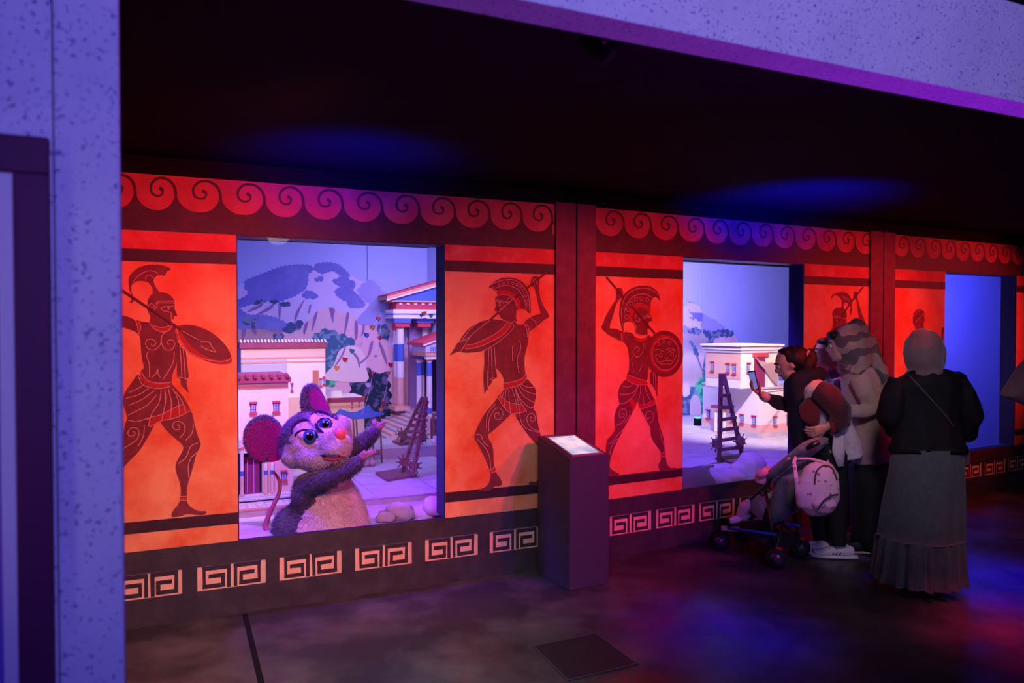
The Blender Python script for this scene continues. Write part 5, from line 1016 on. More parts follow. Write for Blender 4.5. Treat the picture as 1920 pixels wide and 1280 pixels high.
def add_hand(bm, w_, d, nrm, curl=.6, thumb=1, sc=1):
    # wrist point, pointing direction, palm normal
    d = Vector(d).normalized(); nrm = (Vector(nrm)-d*Vector(nrm).dot(d)).normalized(); s_ = d.cross(nrm); w_ = Vector(w_)
    tube(bm, [w_-d*.03*sc, w_, w_+d*.04*sc, w_+d*.085*sc], [(.022*sc, .026*sc), (.018*sc, .026*sc), (.014*sc, .038*sc), (.011*sc, .040*sc)], 12, ref=nrm)
    for i, (o_, l) in enumerate(((-.030, .068), (-.010, .078), (.011, .073), (.030, .056))):
        b0 = w_+d*.075*sc+s_*o_*sc; p = [b0]; dd = d.copy()
        for k in range(3):
            a = curl*(.55+.25*k); dd = (dd*math.cos(a)+nrm*math.sin(a)).normalized(); p.append(p[-1]+dd*l*sc*(.42, .33, .27)[k])
        tube(bm, p, [.0095*sc, .009*sc, .0082*sc, .006*sc], 8)
    b0 = w_+d*.018*sc-s_*.024*sc*thumb; p = [b0, b0+(d*.5-s_*thumb*.8+nrm*.3)*.036*sc, b0+(d*1.0-s_*thumb*.9+nrm*.8)*.052*sc, b0+(d*1.4-s_*thumb*.6+nrm*1.3)*.060*sc]
    tube(bm, p, [.013*sc, .011*sc, .009*sc, .007*sc], 8)
def cloth_mat(n, c, c2=None, sc=30, sheen=.2, bs=150): return mat(n, c, .85, c2 or tuple(x*1.35 for x in c), sc, (.35, .7), .35, bs, sheen=sheen)
def folds(me, amp, fz, seed=0):
    for v in me.vertices:
        k = noise.noise(Vector((v.co.x*fz, v.co.y*fz, v.co.z*fz*.35+seed)))
        v.co += v.normal*k*amp
# ---------------- person 1: long skirt, black jacket, seen from behind
Z = 4.72; Q = Qf(Z); s1 = Z/F
p1 = thing('person', 'person seen from behind in mauve headscarf, black jacket and long grey tiered skirt', 'person', Vector((Q(1735, 1100).x, Z, 0)))
bm = bmesh.new(); L, M = add_head(bm, Q(1733, 652, .02), (-.25, 1, -.05))
pt(bm, Q, Z, [(1735, 668, 0, 17), (1737, 705, 0, 18)]); pt(bm, Q, Z, [(1737, 700, 0, (24, 30)), (1738, 720, 0, (32, 50)), (1738, 780, 0, (32, 44)), (1738, 850, 0, (34, 46)), (1738, 880, 0, (32, 46))])
for sx, ex, wx in ((1688, 1666, 1700), (1790, 1824, 1785)): pt(bm, Q, Z, [(sx, 718, 0, 17), (ex, 783, .02, 14), (wx, 795, .24, 9)]); 
for x in (1718, 1762): pt(bm, Q, Z, [(x, 870, 0, 26), (x-2, 970, -.02, 18), (x-4, 1075, 0, 12)])
for x, k in ((1714, 0), (1758, 0)): tube(bm, [Q(x, 1080, 0)*1, Vector((Q(x, 1080).x, Z-.02, .05)), Vector((Q(x, 1080).x-.03, Z+.10, .03))], [.045, .045, .035], 10)
for wx, th in ((1700, 1), (1785, -1)): add_hand(bm, Q(wx, 795, .24), (0.2*th, 1, .1), (-th, .2, 0), .5, th)
blob('body', bm, SKIN, .012, 2, p1)
bm = bmesh.new(); pt(bm, Q, Z, [(1737, 688, .0, (22, 24)), (1738, 702, .0, (34, 52)), (1739, 716, .0, (38, 64)), (1740, 750, .0, (38, 60)), (1739, 790, .0, (39, 57)), (1740, 820, .0, (43, 66)), (1740, 842, .0, (45, 71))], 24)
pt(bm, Q, Z, [(1688, 710, 0, 20), (1676, 745, .0, 23), (1668, 780, .02, 23), (1680, 806, .10, 20), (1702, 806, .22, 14)]); pt(bm, Q, Z, [(1792, 710, 0, 21), (1806, 742, 0, 23), (1821, 780, .02, 21), (1812, 812, .10, 19), (1790, 812, .22, 14)])
me = remeshed(bm, .012, 3); folds(me, .014, 12); me.materials.clear(); reparent(link('jacket', me, mat('black_leather_jacket', (.0035, .003, .005), .75, (.007, .006, .008), 20, (.4, .7), .3, 40, spec=.15), None, True), p1)
bm = bmesh.new(); pt(bm, Q, Z, [(1740, 834, 0, (45, 70)), (1740, 846, 0, (46, 73))], 24); reparent(obj('jacket_hem', bm, MATS['black_leather_jacket'], smooth=True), p1)
bm = bmesh.new(); pt(bm, Q, Z, [(1731, 626, .02, (22, 20)), (1732, 640, .02, (34, 33)), (1733, 658, .01, (37, 37)), (1736, 676, .0, (33, 35)), (1738, 692, .0, (30, 29)), (1738, 704, 0, (34, 40))], 20); ball(bm, Q(1733, 645, .02), (.108, .115, .098), 20); ball(bm, Q(1755, 662, .02), (.05, .09, .06), 14)
me = remeshed(bm, .010, 3); folds(me, .016, 16, 3); me.materials.clear(); reparent(link('headscarf', me, cloth_mat('mauve_headscarf', (.095, .060, .068)), None, True), p1)
def skirt(name, cx, rows, m_, Zc, par, nf=13, amp=.018, seg=96, seed=0):
    # rows: (py at centre plane, half width px, depth half m, fold strength)
    bm = bmesh.new(); rings = []
    for (px, py, hw, hd, fs) in rows:
        c = P(px, py, Zc); r_ = []
        for j in range(seg):
            a = 2*math.pi*j/seg; k = 1+fs*amp*10*(math.sin(nf*a+seed+py*.006)*.6+.4*math.sin((nf*1.7)//1*a+1.3))
            r_.append(bm.verts.new(c+Vector((math.cos(a)*hw*Zc/F*k, math.sin(a)*hd*k, 0))))
        rings.append(r_)
    for a, b_ in zip(rings, rings[1:]):
        for j in range(seg): bm.faces.new((a[j], a[(j+1) % seg], b_[(j+1) % seg], b_[j]))
    bmesh.ops.solidify(bm, geom=bm.faces[:], thickness=.004); return reparent(obj(name, bm, m_, smooth=True), par)
GREY = cloth_mat('grey_green_skirt_cloth', (.080, .095, .105))
skirt('skirt', 0, [(1738, 838, 64, .15, .0), (1737, 880, 66, .16, .1), (1731, 940, 70, .19, .25), (1726, 990, 71, .21, .35), (1725, 1006, 71, .215, .4)], GREY, Z, p1, 7)
skirt('skirt_tier', 0, [(1725, 1002, 69, .21, .3), (1724, 1010, 71, .22, .5), (1722, 1050, 73, .23, .6), (1721, 1086, 75, .24, .8)], GREY, Z, p1, 17)
skirt('seam_stitching', 0, [(1725, 1003, 71.6, .218, .4), (1725, 1005, 71.9, .219, .4)], mat('beige_stitching', (.20, .165, .15), .8), Z, p1, 7)
def strap(name, pts, bms, m_, par, w_=.007, lift=.004):
    b_ = BVHTree.FromPolygons([v.co.copy() for v in bms.vertices], [tuple(p.vertices) for p in bms.polygons]); q = []
    for x, y in catmull(pts, 8, False):
        h = b_.ray_cast(CAM, ray(x, y).normalized()); 
        if h[0]: q.append(h[0]-FW*lift)
    bm = bmesh.new(); tube(bm, q, [(w_*.4, w_)]*len(q), 6, ref=(0, 1, 0)); return reparent(obj(name, bm, m_), par)
jk = [c for c in p1.children if c.name.startswith('jacket')][0]
bagt = thing('shoulder_bag', 'small brown bag on a thin strap across the black jacket', 'bag', Q(1800, 860, 0)); bagt['label'] = 'small brown shoulder bag with thin strap worn over the black jacket'
strap('strap', [(1692, 692), (1715, 715), (1745, 748), (1772, 778), (1788, 800)], jk.data, mat('brown_strap', (.035, .025, .025), .6), bagt, .006)
bm = bmesh.new(); bx(bm, Frame((0, 0), math.pi/2), Q(1800, 0).x-.03, Q(1812, 0).x-.01, Z-.08, Z+.10, Q(0, 872).z, Q(0, 840).z); bmesh.ops.bevel(bm, geom=bm.edges[:], offset=.01, segments=2, affect='EDGES'); reparent(obj('pouch', bm, mat('brown_bag_leather', (.08, .03, .035), .5)), bagt)
bm = bmesh.new(); tube(bm, [Q(1786, 699, -.05), Q(1798, 699, -.06), Q(1811, 705, -.05)], [.008, .010, .008], 6); reparent(obj('epaulette', bm, MATS['black_leather_jacket']), p1)
# ---------------- person 2: patterned scarf over the head, beige coat
Z = 5.5; Q = Qf(Z)
p2 = thing('person', 'person in beige coat with a checked scarf draped over the head, facing the display', 'person', Vector((Q(1625, 1030).x, Z, 0)))
bm = bmesh.new(); L, M = add_head(bm, Q(1580, 648, 0), (-1, .25, -.18)); face_bits(p2, L, M)
pt(bm, Q, Z, [(1588, 665, 0, 13), (1600, 700, 0, 15)]); pt(bm, Q, Z, [(1608, 700, 0, (38, 26)), (1618, 780, 0, (34, 28)), (1630, 860, 0, (32, 32))])
pt(bm, Q, Z, [(1620, 712, -.16, 14), (1640, 768, -.18, 11), (1592, 770, -.20, 7)]); pt(bm, Q, Z, [(1615, 712, .18, 14), (1625, 768, .2, 11), (1590, 770, .15, 7)])
for d_ in (-.06, .06): pt(bm, Q, Z, [(1630, 860, d_, 18), (1628, 945, d_, 13), (1632, 1020, d_, 9)])
add_hand(bm, Q(1592, 770, -.19), (-1, .3, 0), (0, .5, .6), .6, 1); blob('body', bm, SKIN, .011, 2, p2)
bm = bmesh.new(); ball(bm, Q(1570, 631, -.0), (.058, .078, .040), 14); ball(bm, Q(1557, 628, 0), (.022, .055, .028), 12); blob('hair', bm, HAIR, .01, 2, p2)
COAT = cloth_mat('beige_wool_coat', (.40, .28, .24), (.46, .33, .28), 40)
bm = bmesh.new(); pt(bm, Q, Z, [(1604, 688, 0, (36, 24)), (1612, 712, 0, (48, 32)), (1619, 755, 0, (46, 34)), (1624, 800, 0, (46, 37)), (1632, 840, 0, (48, 42)), (1636, 862, 0, (50, 43))], 22)
pt(bm, Q, Z, [(1612, 705, -.17, 20), (1626, 738, -.20, 19), (1638, 766, -.21, 17), (1620, 772, -.23, 14), (1592, 770, -.22, 11)]); pt(bm, Q, Z, [(1612, 708, .17, 18), (1628, 768, .2, 16), (1592, 770, .17, 11)])
me = remeshed(bm, .012, 3); folds(me, .012, 9, 5); me.materials.clear(); reparent(link('coat', me, COAT, None, True), p2)
SC = mat('checked_scarf', (.28, .19, .16), .9, (.40, .30, .24), 3, (.4, .6), .3, 120)
nt = SC.node_tree; b = nt.nodes['Principled BSDF']; src = b.inputs['Base Color'].links[0].from_socket; tc = nt.nodes.new('ShaderNodeTexCoord'); wv = nt.nodes.new('ShaderNodeTexWave'); wv.bands_direction = 'Z'; wv.inputs['Scale'].default_value = 2.2; wv.inputs['Distortion'].default_value = 14; wv.inputs['Detail'].default_value = 3
r = nt.nodes.new('ShaderNodeValToRGB'); r.color_ramp.elements[0].position = .60; r.color_ramp.elements[1].position = .70; mx = nt.nodes.new('ShaderNodeMix'); mx.data_type = 'RGBA'; mx.inputs[7].default_value = (.12, .085, .09, 1)
nt.links.new(tc.outputs['Object'], wv.inputs[0]); nt.links.new(wv.outputs[0], r.inputs[0]); nt.links.new(r.outputs[0], mx.inputs[0]); nt.links.new(src, mx.inputs[6]); nt.links.new(mx.outputs[2], b.inputs['Base Color'])
bm = bmesh.new(); pt(bm, Q, Z, [(1584, 608, 0, (20, 22)), (1590, 620, 0, (33, 36)), (1597, 645, 0, (35, 38)), (1602, 665, 0, (34, 31)), (1604, 684, 0, (36, 28)), (1604, 700, 0, (40, 30))], 22)
pt(bm, Q, Z, [(1622, 640, 0, 22), (1634, 662, -.02, 18), (1642, 680, -.03, 17), (1648, 705, -.04, (30, 12)), (1650, 745, -.05, (30, 8))]); pt(bm, Q, Z, [(1586, 682, -.1, 12), (1584, 695, -.1, 8)])
me = remeshed(bm, .010, 2); folds(me, .022, 11, 8); me.materials.clear(); reparent(link('head_scarf', me, SC, None, True), p2)
BLK = mat('black_trouser_cloth', (.010, .009, .012), .8)
bm = bmesh.new(); pt(bm, Q, Z, [(1632, 850, 0, (42, 38)), (1628, 900, 0, (40, 33)), (1627, 1000, 0, (38, 27)), (1627, 1022, 0, (38, 26))], 20); reparent(obj('long_skirt', bm, BLK, smooth=True), p2)
def shoe(par, Q, Z, ax, ay, tx, dy, up_m, sole_m, L_=.25, zz_=0):
    a = Vector((Q(ax, ay).x, Z+dy, zz_)); d = Vector((tx, .15, 0)).normalized(); bm = bmesh.new()
    tube(bm, [a-d*.05+Vector((0, 0, .05)), a+Vector((0, 0, .055)), a+d*.09+Vector((0, 0, .048)), a+d*.16+Vector((0, 0, .036)), a+d*(L_-.05)+Vector((0, 0, .03))], [(.030, .030), (.045, .040), (.038, .043), (.026, .045), (.015, .028)], 14, ref=(0, 0, 1)); me = remeshed(bm, .008, 2); me.materials.clear()
    o = reparent(link('shoe', me, up_m, None, True), par)
    bm = bmesh.new(); tube(bm, [a-d*.075+Vector((0, 0, .014)), a-d*.03+Vector((0, 0, .014)), a+d*.10+Vector((0, 0, .014)), a+d*.17+Vector((0, 0, .014)), a+d*(L_-.03)+Vector((0, 0, .014))], [(.014, .028), (.014, .042), (.014, .046), (.014, .046), (.014, .022)], 14, ref=(0, 0, 1)); c = obj('sole', bm, sole_m, smooth=True); c.parent = o; return o, a, d
for dy in (-.09, .10): shoe(p2, Q, Z, 1630, 1030, -1, dy, BLK, mat('grey_sole', (.42, .34, .38), .7))
# ---------------- person 3: ribbed jumper, behind
Z = 6.0; Q = Qf(Z)
p3 = thing('person', 'dark-haired person in a ribbed grey jumper, half hidden behind the checked scarf', 'person', Vector((Q(1585, 1010).x, Z, 0)))
bm = bmesh.new(); L, M = add_head(bm, Q(1553, 661, 0), (-1, .2, -.08)); face_bits(p3, L, M)
pt(bm, Q, Z, [(1560, 678, 0, 12), (1567, 700, 0, 13)]); pt(bm, Q, Z, [(1572, 700, 0, (34, 20)), (1582, 780, 0, (30, 22)), (1588, 840, 0, (30, 24))])
for d_ in (-.17, .17): pt(bm, Q, Z, [(1573, 708, d_, 11), (1580, 765, d_, 9), (1562, 800, d_, 7)]); add_hand(bm, Q(1562, 800, d_), (-.7, 0, -.6), (0, -d_, .3), .5, 1)
for d_ in (-.09, .09): pt(bm, Q, Z, [(1588, 840, d_, 18), (1586, 920, d_, 12), (1586, 990, d_, 8)])
blob('body', bm, SKIN, .011, 2, p3)
bm = bmesh.new(); ball(bm, Q(1560, 650, 0), (.092, .098, .088), 16); ball(bm, Q(1572, 668, 0), (.055, .08, .09), 14); ball(bm, Q(1543, 640, 0), (.045, .07, .03), 12); blob('hair', bm, HAIR, .01, 2, p3)
RIB_ = mat('ribbed_grey_knit', (.30, .24, .36), .85); nt = RIB_.node_tree; wv = nt.nodes.new('ShaderNodeTexWave'); wv.inputs['Scale'].default_value = 22; tc = nt.nodes.new('ShaderNodeTexCoord'); bp = nt.nodes.new('ShaderNodeBump'); bp.inputs['Strength'].default_value = .9; bp.inputs['Distance'].default_value = .02
nt.links.new(tc.outputs['Object'], wv.inputs[0]); nt.links.new(wv.outputs[0], bp.inputs['Height']); nt.links.new(bp.outputs[0], nt.nodes['Principled BSDF'].inputs['Normal'])
bm = bmesh.new(); pt(bm, Q, Z, [(1565, 690, 0, (15, 13)), (1568, 702, 0, (30, 22)), (1574, 720, 0, (42, 26)), (1582, 780, 0, (38, 27)), (1588, 840, 0, (38, 29))], 18)
for d_ in (-.18, .18): pt(bm, Q, Z, [(1572, 710, d_, 15), (1580, 765, d_, 12), (1566, 794, d_, 9)])
blob('jumper', bm, RIB_, .011, 2, p3)
bm = bmesh.new()
for d_ in (-.09, .09): pt(bm, Q, Z, [(1588, 830, d_, 21), (1586, 915, d_, 15), (1587, 985, d_, 12)])
blob('trousers', bm, mat('dark_denim', (.03, .035, .06), .8), .011, 2, p3)
for dy in (-.09, .10): shoe(p3, Q, Z, 1588, 1000, -1, dy, mat('dusty_pink_shoe', (.5, .3, .36), .7), mat('grey_sole', (.42, .34, .38), .7))
# ---------------- person 4: leaning forward with the phone
Z = 5.4; Q = Qf(Z)
p4 = thing('person', 'dark-haired person in maroon and cream jacket leaning forward to take a photo', 'person', Vector((Q(1550, 1035).x, Z, 0)))
bm = bmesh.new(); L, M = add_head(bm, Q(1480, 682, 0), (-1, .15, -.42), .95); face_bits(p4, L, M, .95)
pt(bm, Q, Z, [(1490, 700, 0, 12), (1505, 720, 0, 15)]); pt(bm, Q, Z, [(1508, 722, 0, (38, 24)), (1535, 775, 0, (34, 28)), (1560, 835, 0, (34, 30))])
pt(bm, Q, Z, [(1512, 735, .18, 14), (1478, 762, .16, 11), (1432, 742, .05, 7), (1426, 740, .04, 7)]); pt(bm, Q, Z, [(1535, 730, -.2, 14), (1578, 780, -.24, 11), (1548, 802, -.26, 7)])
for d_, kx, ax in ((-.08, 1568, 1575), (.08, 1535, 1540)): pt(bm, Q, Z, [(1560, 840, d_, 22), (kx-8, 935, d_, 15), (ax, 1020, d_, 9)])
blob('body', bm, SKIN, .010, 2, p4)
bm = bmesh.new(); add_hand(bm, Q(1427, 740, .03), (-.75, -.1, .55), (.55, -.2, .6), .75, 1, 1.0); blob('hand', bm, SKIN, .0045, 2, p4)
bm = bmesh.new(); add_hand(bm, Q(1549, 801, -.26), (-1, -.1, -.35), (0, .8, .3), .7, -1, 1.0); blob('hand', bm, SKIN, .0045, 2, p4)
bm = bmesh.new(); ball(bm, Q(1490, 672, 0), (.108, .10, .094), 20); ball(bm, Q(1506, 682, 0), (.085, .085, .095), 16); ball(bm, Q(1518, 672, 0), (.055, .06, .07), 14); ball(bm, Q(1471, 660, 0), (.04, .07, .03), 12); pt(bm, Q, Z, [(1500, 695, 0, 22), (1505, 715, 0, 20), (1500, 740, -.03, 16)])
me = remeshed(bm, .009, 2); folds(me, .010, 22, 2); me.materials.clear(); reparent(link('hair', me, HAIR, None, True), p4)
bm = bmesh.new(); pt(bm, Q, Z, [(1517, 657, -.06, 2.5), (1512, 664, -.07, 3), (1510, 672, -.07, 2)]); reparent(obj('hair_clip', bm, mat('clip', (.3, .22, .22), .4)), p4)
NAVY = cloth_mat('navy_scarf_cloth', (.004, .006, .018), (.007, .009, .026), 30, 0)
bm = bmesh.new(); pt(bm, Q, Z, [(1478, 730, 0, 12), (1496, 716, -.05, 20), (1520, 706, -.06, 18), (1536, 702, 0, 15), (1530, 712, .1, 12)]); pt(bm, Q, Z, [(1492, 715, -.02, (30, 20)), (1488, 740, -.03, (28, 17)), (1494, 780, -.06, (22, 15)), (1496, 830, -.06, (22, 14)), (1500, 852, -.05, (20, 14))])
me = remeshed(bm, .010, 2); folds(me, .016, 14, 4); me.materials.clear(); reparent(link('scarf', me, NAVY, None, True), p4)
MAR = cloth_mat('maroon_fleece', (.055, .009, .018), (.075, .014, .024), 60); CRM = cloth_mat('cream_fleece', (.50, .40, .40), (.56, .46, .45), 60); RED_ = cloth_mat('red_fleece', (.17, .008, .016), (.2, .012, .02), 60)
bm = bmesh.new(); pt(bm, Q, Z, [(1506, 716, 0, (36, 22)), (1520, 732, 0, (46, 29)), (1538, 765, 0, (44, 34)), (1550, 800, 0, (42, 36)), (1556, 828, 0, (40, 34))], 20); me = remeshed(bm, .011, 3); me.materials.clear(); reparent(link('jacket', me, CRM, None, True), p4)
bm = bmesh.new(); pt(bm, Q, Z, [(1532, 728, -.20, 20), (1556, 744, -.24, 23), (1574, 768, -.25, 22), (1576, 790, -.26, 18), (1562, 800, -.27, 13)]); me = remeshed(bm, .010, 3); folds(me, .012, 14, 6); me.materials.clear(); reparent(link('sleeve', me, MAR, None, True), p4)
bm = bmesh.new(); pt(bm, Q, Z, [(1505, 742, .17, 17), (1478, 760, .15, 15), (1452, 752, .09, 12.5), (1436, 743, .05, 10)]); me = remeshed(bm, .010, 3); folds(me, .010, 14, 6); me.materials.clear(); reparent(link('sleeve', me, MAR, None, True), p4)
bm = bmesh.new(); pt(bm, Q, Z, [(1438, 746, .055, 9.5), (1429, 741, .04, 8.5)]); reparent(obj('cuff', bm, cloth_mat('pale_blue_cuff', (.4, .42, .6)), smooth=True), p4)
bm = bmesh.new(); pt(bm, Q, Z, [(1563, 800, -.27, 13), (1556, 801, -.265, 10)]); reparent(obj('cuff', bm, RED_, smooth=True), p4)
bm = bmesh.new(); pt(bm, Q, Z, [(1518, 748, -.13, (10, 8)), (1517, 764, -.16, (12, 20)), (1521, 780, -.16, (12, 19)), (1528, 794, -.14, (10, 8))]); blob('red_panel', bm, RED_, .009, 3, p4)
bm = bmesh.new(); pt(bm, Q, Z, [(1562, 748, .0, (38, 10)), (1572, 790, -.02, (40, 18)), (1584, 830, -.02, (40, 24)), (1590, 856, -.02, (38, 25))], 18); blob('shirt_tail', bm, cloth_mat('off_white_cloth', (.52, .44, .46)), .011, 2, p4)
bm = bmesh.new(); pt(bm, Q, Z, [(1572, 815, -.2, (3, 10)), (1572, 845, -.21, (3, 12)), (1576, 874, -.21, (3, 6))], 10); reparent(obj('shirt_corner', bm, MATS['off_white_cloth'], smooth=True), p4)
bm = bmesh.new(); pt(bm, Q, Z, [(1545, 800, 0, (40, 40)), (1552, 845, 0, (42, 42)), (1556, 870, 0, (38, 38))], 18)
for d_, kx, ax in ((-.085, 1570, 1573), (.085, 1532, 1541)): pt(bm, Q, Z, [(1562, 850, d_, 27), (kx-2, 935, d_, 20), (ax, 1022, d_, 14)])
me = remeshed(bm, .011, 3); folds(me, .012, 10, 6); me.materials.clear(); reparent(link('trousers', me, BLK, None, True), p4)
WSH = mat('white_trainer', (.62, .58, .60), .5)
for ax, dy in ((1578, -.10), (1545, .0)):
    o, a, d = shoe(p4, Q, Z, ax, 1035, -1, dy, WSH, mat('white_sole', (.66, .62, .62), .6), .26)
    for k in range(3):
        bm = bmesh.new(); c0 = a+d*(.06+.022*k)+Vector((0, -.043, .035)); tube(bm, [c0, c0+Vector((.028, .012, .045))], .0045, 5); c = obj('stripe', bm, BLK); c.parent = o;
ph = thing('phone', 'phone with a lit screen held out towards the cream model palace', 'phone', Q(1412, 713, -.01))
c = [Q(1403, 696, .02), Q(1415, 694, -.02), Q(1423, 730, -.02), Q(1411, 733, .02)]; nn = (c[1]-c[0]).cross(c[3]-c[0]).normalized(); nn = nn if nn.y < 0 else -nn
bm = bmesh.new(); hexa(bm, [x+nn*.004 for x in c]+[x-nn*.004 for x in c]); bmesh.ops.recalc_face_normals(bm, faces=bm.faces[:]); reparent(obj('case', bm, BLACK), ph)
mid = sum(c, Vector())/4; bm = bmesh.new(); v = [bm.verts.new(mid+(x-mid)*.88+nn*.0046) for x in c]; bm.faces.new(v)
sm = mat('phone_screen', (.12, .25, .75), .3, (.55, .15, .3), 14, (.45, .6), emit=.6); nt = sm.node_tree; b = nt.nodes['Principled BSDF']; nt.links.new(b.inputs['Base Color'].links[0].from_socket, b.inputs['Emission Color']); reparent(obj('screen', bm, sm), ph)
# ---------------- person 5: elbow at the right edge
Z = 4.7; Q = Qf(Z)
p5 = thing('person', 'person at the right edge of the photo, only a brown elbow in view', 'person', Vector((Q(1985, 1100).x, Z, 0)))
bm = bmesh.new(); L, M = add_head(bm, Q(1990, 640, 0), (-.8, .5, 0)); face_bits(p5, L, M); pt(bm, Q, Z, [(1992, 665, 0, 15), (1992, 700, 0, 17)]); pt(bm, Q, Z, [(1992, 700, 0, (30, 40)), (1992, 790, 0, (30, 40)), (1992, 860, 0, (32, 44))])
for x in (1972, 2012): pt(bm, Q, Z, [(x, 860, 0, 24), (x, 960, 0, 17), (x, 1070, 0, 11)]); tube(bm, [Vector((Q(x, 0).x, Z, .06)), Vector((Q(x, 0).x-.04, Z+.12, .035))], [.045, .035], 10)
pt(bm, Q, Z, [(1948, 690, 0, 14), (1896, 740, .0, 12), (1950, 752, .1, 8)]); pt(bm, Q, Z, [(2036, 690, 0, 14), (2050, 760, .0, 12), (2020, 790, .15, 8)]); add_hand(bm, Q(1950, 752, .1), (1, .3, 0), (0, .5, .5), .5, 1); add_hand(bm, Q(2020, 790, .15), (-.7, .5, .1), (0, .5, .5), .5, -1)
blob('body', bm, SKIN, .012, 2, p5)
BRN = cloth_mat('brown_cape_cloth', (.10, .055, .06)); bm = bmesh.new(); pt(bm, Q, Z, [(1992, 690, 0, (34, 34)), (1992, 715, 0, (44, 56)), (1992, 800, 0, (44, 54)), (1992, 930, 0, (50, 60))], 20); pt(bm, Q, Z, [(1960, 672, 0, 24), (1928, 700, 0, 23), (1897, 738, 0, 20), (1930, 746, .03, 17), (1960, 756, .06, 13)]); pt(bm, Q, Z, [(2030, 692, 0, 22), (2052, 760, 0, 18), (2024, 790, .13, 12)]); me = remeshed(bm, .012, 3); me.materials.clear(); reparent(link('cape', me, BRN, None, True), p5)
bm = bmesh.new(); ball(bm, Q(1992, 640, .02), (.11, .12, .12), 16); pt(bm, Q, Z, [(1992, 670, 0, 30), (1992, 700, 0, 34)]); blob('headscarf', bm, BRN, .012, 2, p5)
skirt('skirt', 0, [(1992, 900, 50, .16, .1), (1992, 1080, 56, .2, .3)], BLK, Z, p5)
# ================================================================== PUSHCHAIR, BACKPACK, TODDLER
def onf(px, Yd, z=0): return Vector((P(px, 640, Yd).x, Yd, z))
pc = thing('pushchair', 'dark folding pushchair with long grey hood, parked against the wall', 'pushchair', onf(1420, 5.4))
STEEL = mat('black_tube', (.015, .015, .02), .35, spec=.6); GF = cloth_mat('grey_pushchair_fabric', (.16, .14, .17)); GF2 = cloth_mat('blue_grey_seat_fabric', (.13, .14, .19)); TYRE = mat('tyre_rubber', (.012, .012, .014), .7); HUB = mat('dark_hub', (.05, .05, .06), .3, spec=.7)
wh = [(1459, 5.10), (1503, 5.33), (1353, 5.52), (1394, 5.75)]
for i, (px, Yd) in enumerate(wh):
    for k in (-1, 1):
        ax = Vector((.35, .94, 0)).cross(Vector((0, 0, 1))).normalized() if False else Vector((.45, .89, 0)); r_ = .066 if i < 2 else .06
        c = onf(px, Yd, r_)+ax*.028*k; bm = bmesh.new(); tube(bm, [c-ax*.013, c-ax*.008, c+ax*.008, c+ax*.013], [r_*.86, r_, r_, r_*.86], 20); w_ = reparent(obj('wheel', bm, TYRE, smooth=True), pc)
        bm = bmesh.new(); tube(bm, [c-ax*.016, c+ax*.016], r_*.62, 14); ball(bm, c-ax*.016, r_*.25, 10); h = obj('hub', bm, HUB, smooth=True); h.parent = w_
def tb(name, pts, r_=.011, m_=None): bm = bmesh.new(); tube(bm, pts, r_, 10); return reparent(obj(name, bm, m_ or STEEL, smooth=True), pc)
fN, fF = onf(1353, 5.52, .08), onf(1394, 5.75, .08); rN, rF = onf(1459, 5.10, .08), onf(1503, 5.33, .08)
off = (rF-rN)
hN = P(1512, 838, 5.02); hF = hN+off
jN = P(1434, 912, 5.28)
tb('main_tube', [fN, P(1402, 940, 5.38), jN, hN]); tb('main_tube', [fF, P(1402, 940, 5.38)+off, jN+off, hF]); tb('rear_leg', [jN, rN]); tb('rear_leg', [jN+off, rF]); tb('cross_brace', [rN+Vector((0, 0, .05)), jN+off*1-Vector((0, 0, .15))], .008); tb('cross_brace', [rF+Vector((0, 0, .05)), jN-Vector((0, 0, .15))], .008)
tb('lower_tube', [fN+Vector((0, 0, .08)), rN+Vector((0, 0, .14))], .010, mat('blue_highlight_tube', (.02, .06, .5), .3)); tb('lower_tube', [fF+Vector((0, 0, .08)), rF+Vector((0, 0, .14))], .010, MATS['blue_highlight_tube'])  # blue highlight along the lower tubes put into their colour
tb('handle', [hN, hN+Vector((.07, -.04, .04))], .018); tb('handle', [hF, hF+Vector((.07, -.04, .04))], .018)
for a in (rN, rF): bm = bmesh.new(); bx(bm, Frame((a.x, a.y), math.pi/2), -.012, .03, -.02, -.005, .08, .14); reparent(obj('brake_lever', bm, mat('red_plastic', (.6, .02, .03), .4)), pc)
def slab(bm, a, b_, w_, t_, ends=1.0):
    # rounded slab from a to b, width along off, thickness t
    tube(bm, [a+off*.5, a.lerp(b_, .15)+off*.5, a.lerp(b_, .85)+off*.5, b_+off*.5], [(w_*.42, t_*.6), (w_*.5, t_), (w_*.5, t_), (w_*.40, t_*.6)], 16, ref=off)
bm = bmesh.new(); slab(bm, P(1430, 898, 5.22), P(1514, 830, 4.98), .36, .044); blob('hood', bm, GF, .010, 2, pc)
bm = bmesh.new(); slab(bm, P(1440, 906, 5.2), P(1490, 868, 5.05), .34, .012); blob('hood_lining', bm, GF2, .008, 2, pc)
tb('hood_slider', [P(1472, 864, 5.0), P(1481, 858, 4.98)], .008, mat('pale_clip', (.35, .33, .36), .5))
bm = bmesh.new(); tube(bm, [P(1470, 890, 5.1)+off*.5, P(1462, 920, 5.16)+off*.5, P(1455, 950, 5.2)+off*.5, P(1440, 972, 5.28)+off*.5], [(.14, .06), (.165, .09), (.165, .09), (.15, .05)], 18, ref=off); blob('seat_back', bm, GF2, .010, 3, pc)
bm = bmesh.new(); tube(bm, [P(1450, 962, 5.26)+off*.5, P(1405, 958, 5.42)+off*.5, P(1392, 972, 5.46)+off*.5], [(.15, .05), (.155, .035), (.15, .02)], 16, ref=off); tube(bm, [P(1428, 930, 5.28), P(1420, 950, 5.3), P(1412, 962, 5.34)], [(.012, .03), (.014, .07), (.012, .08)], 10, ref=off); blob('seat', bm, GF, .010, 2, pc)
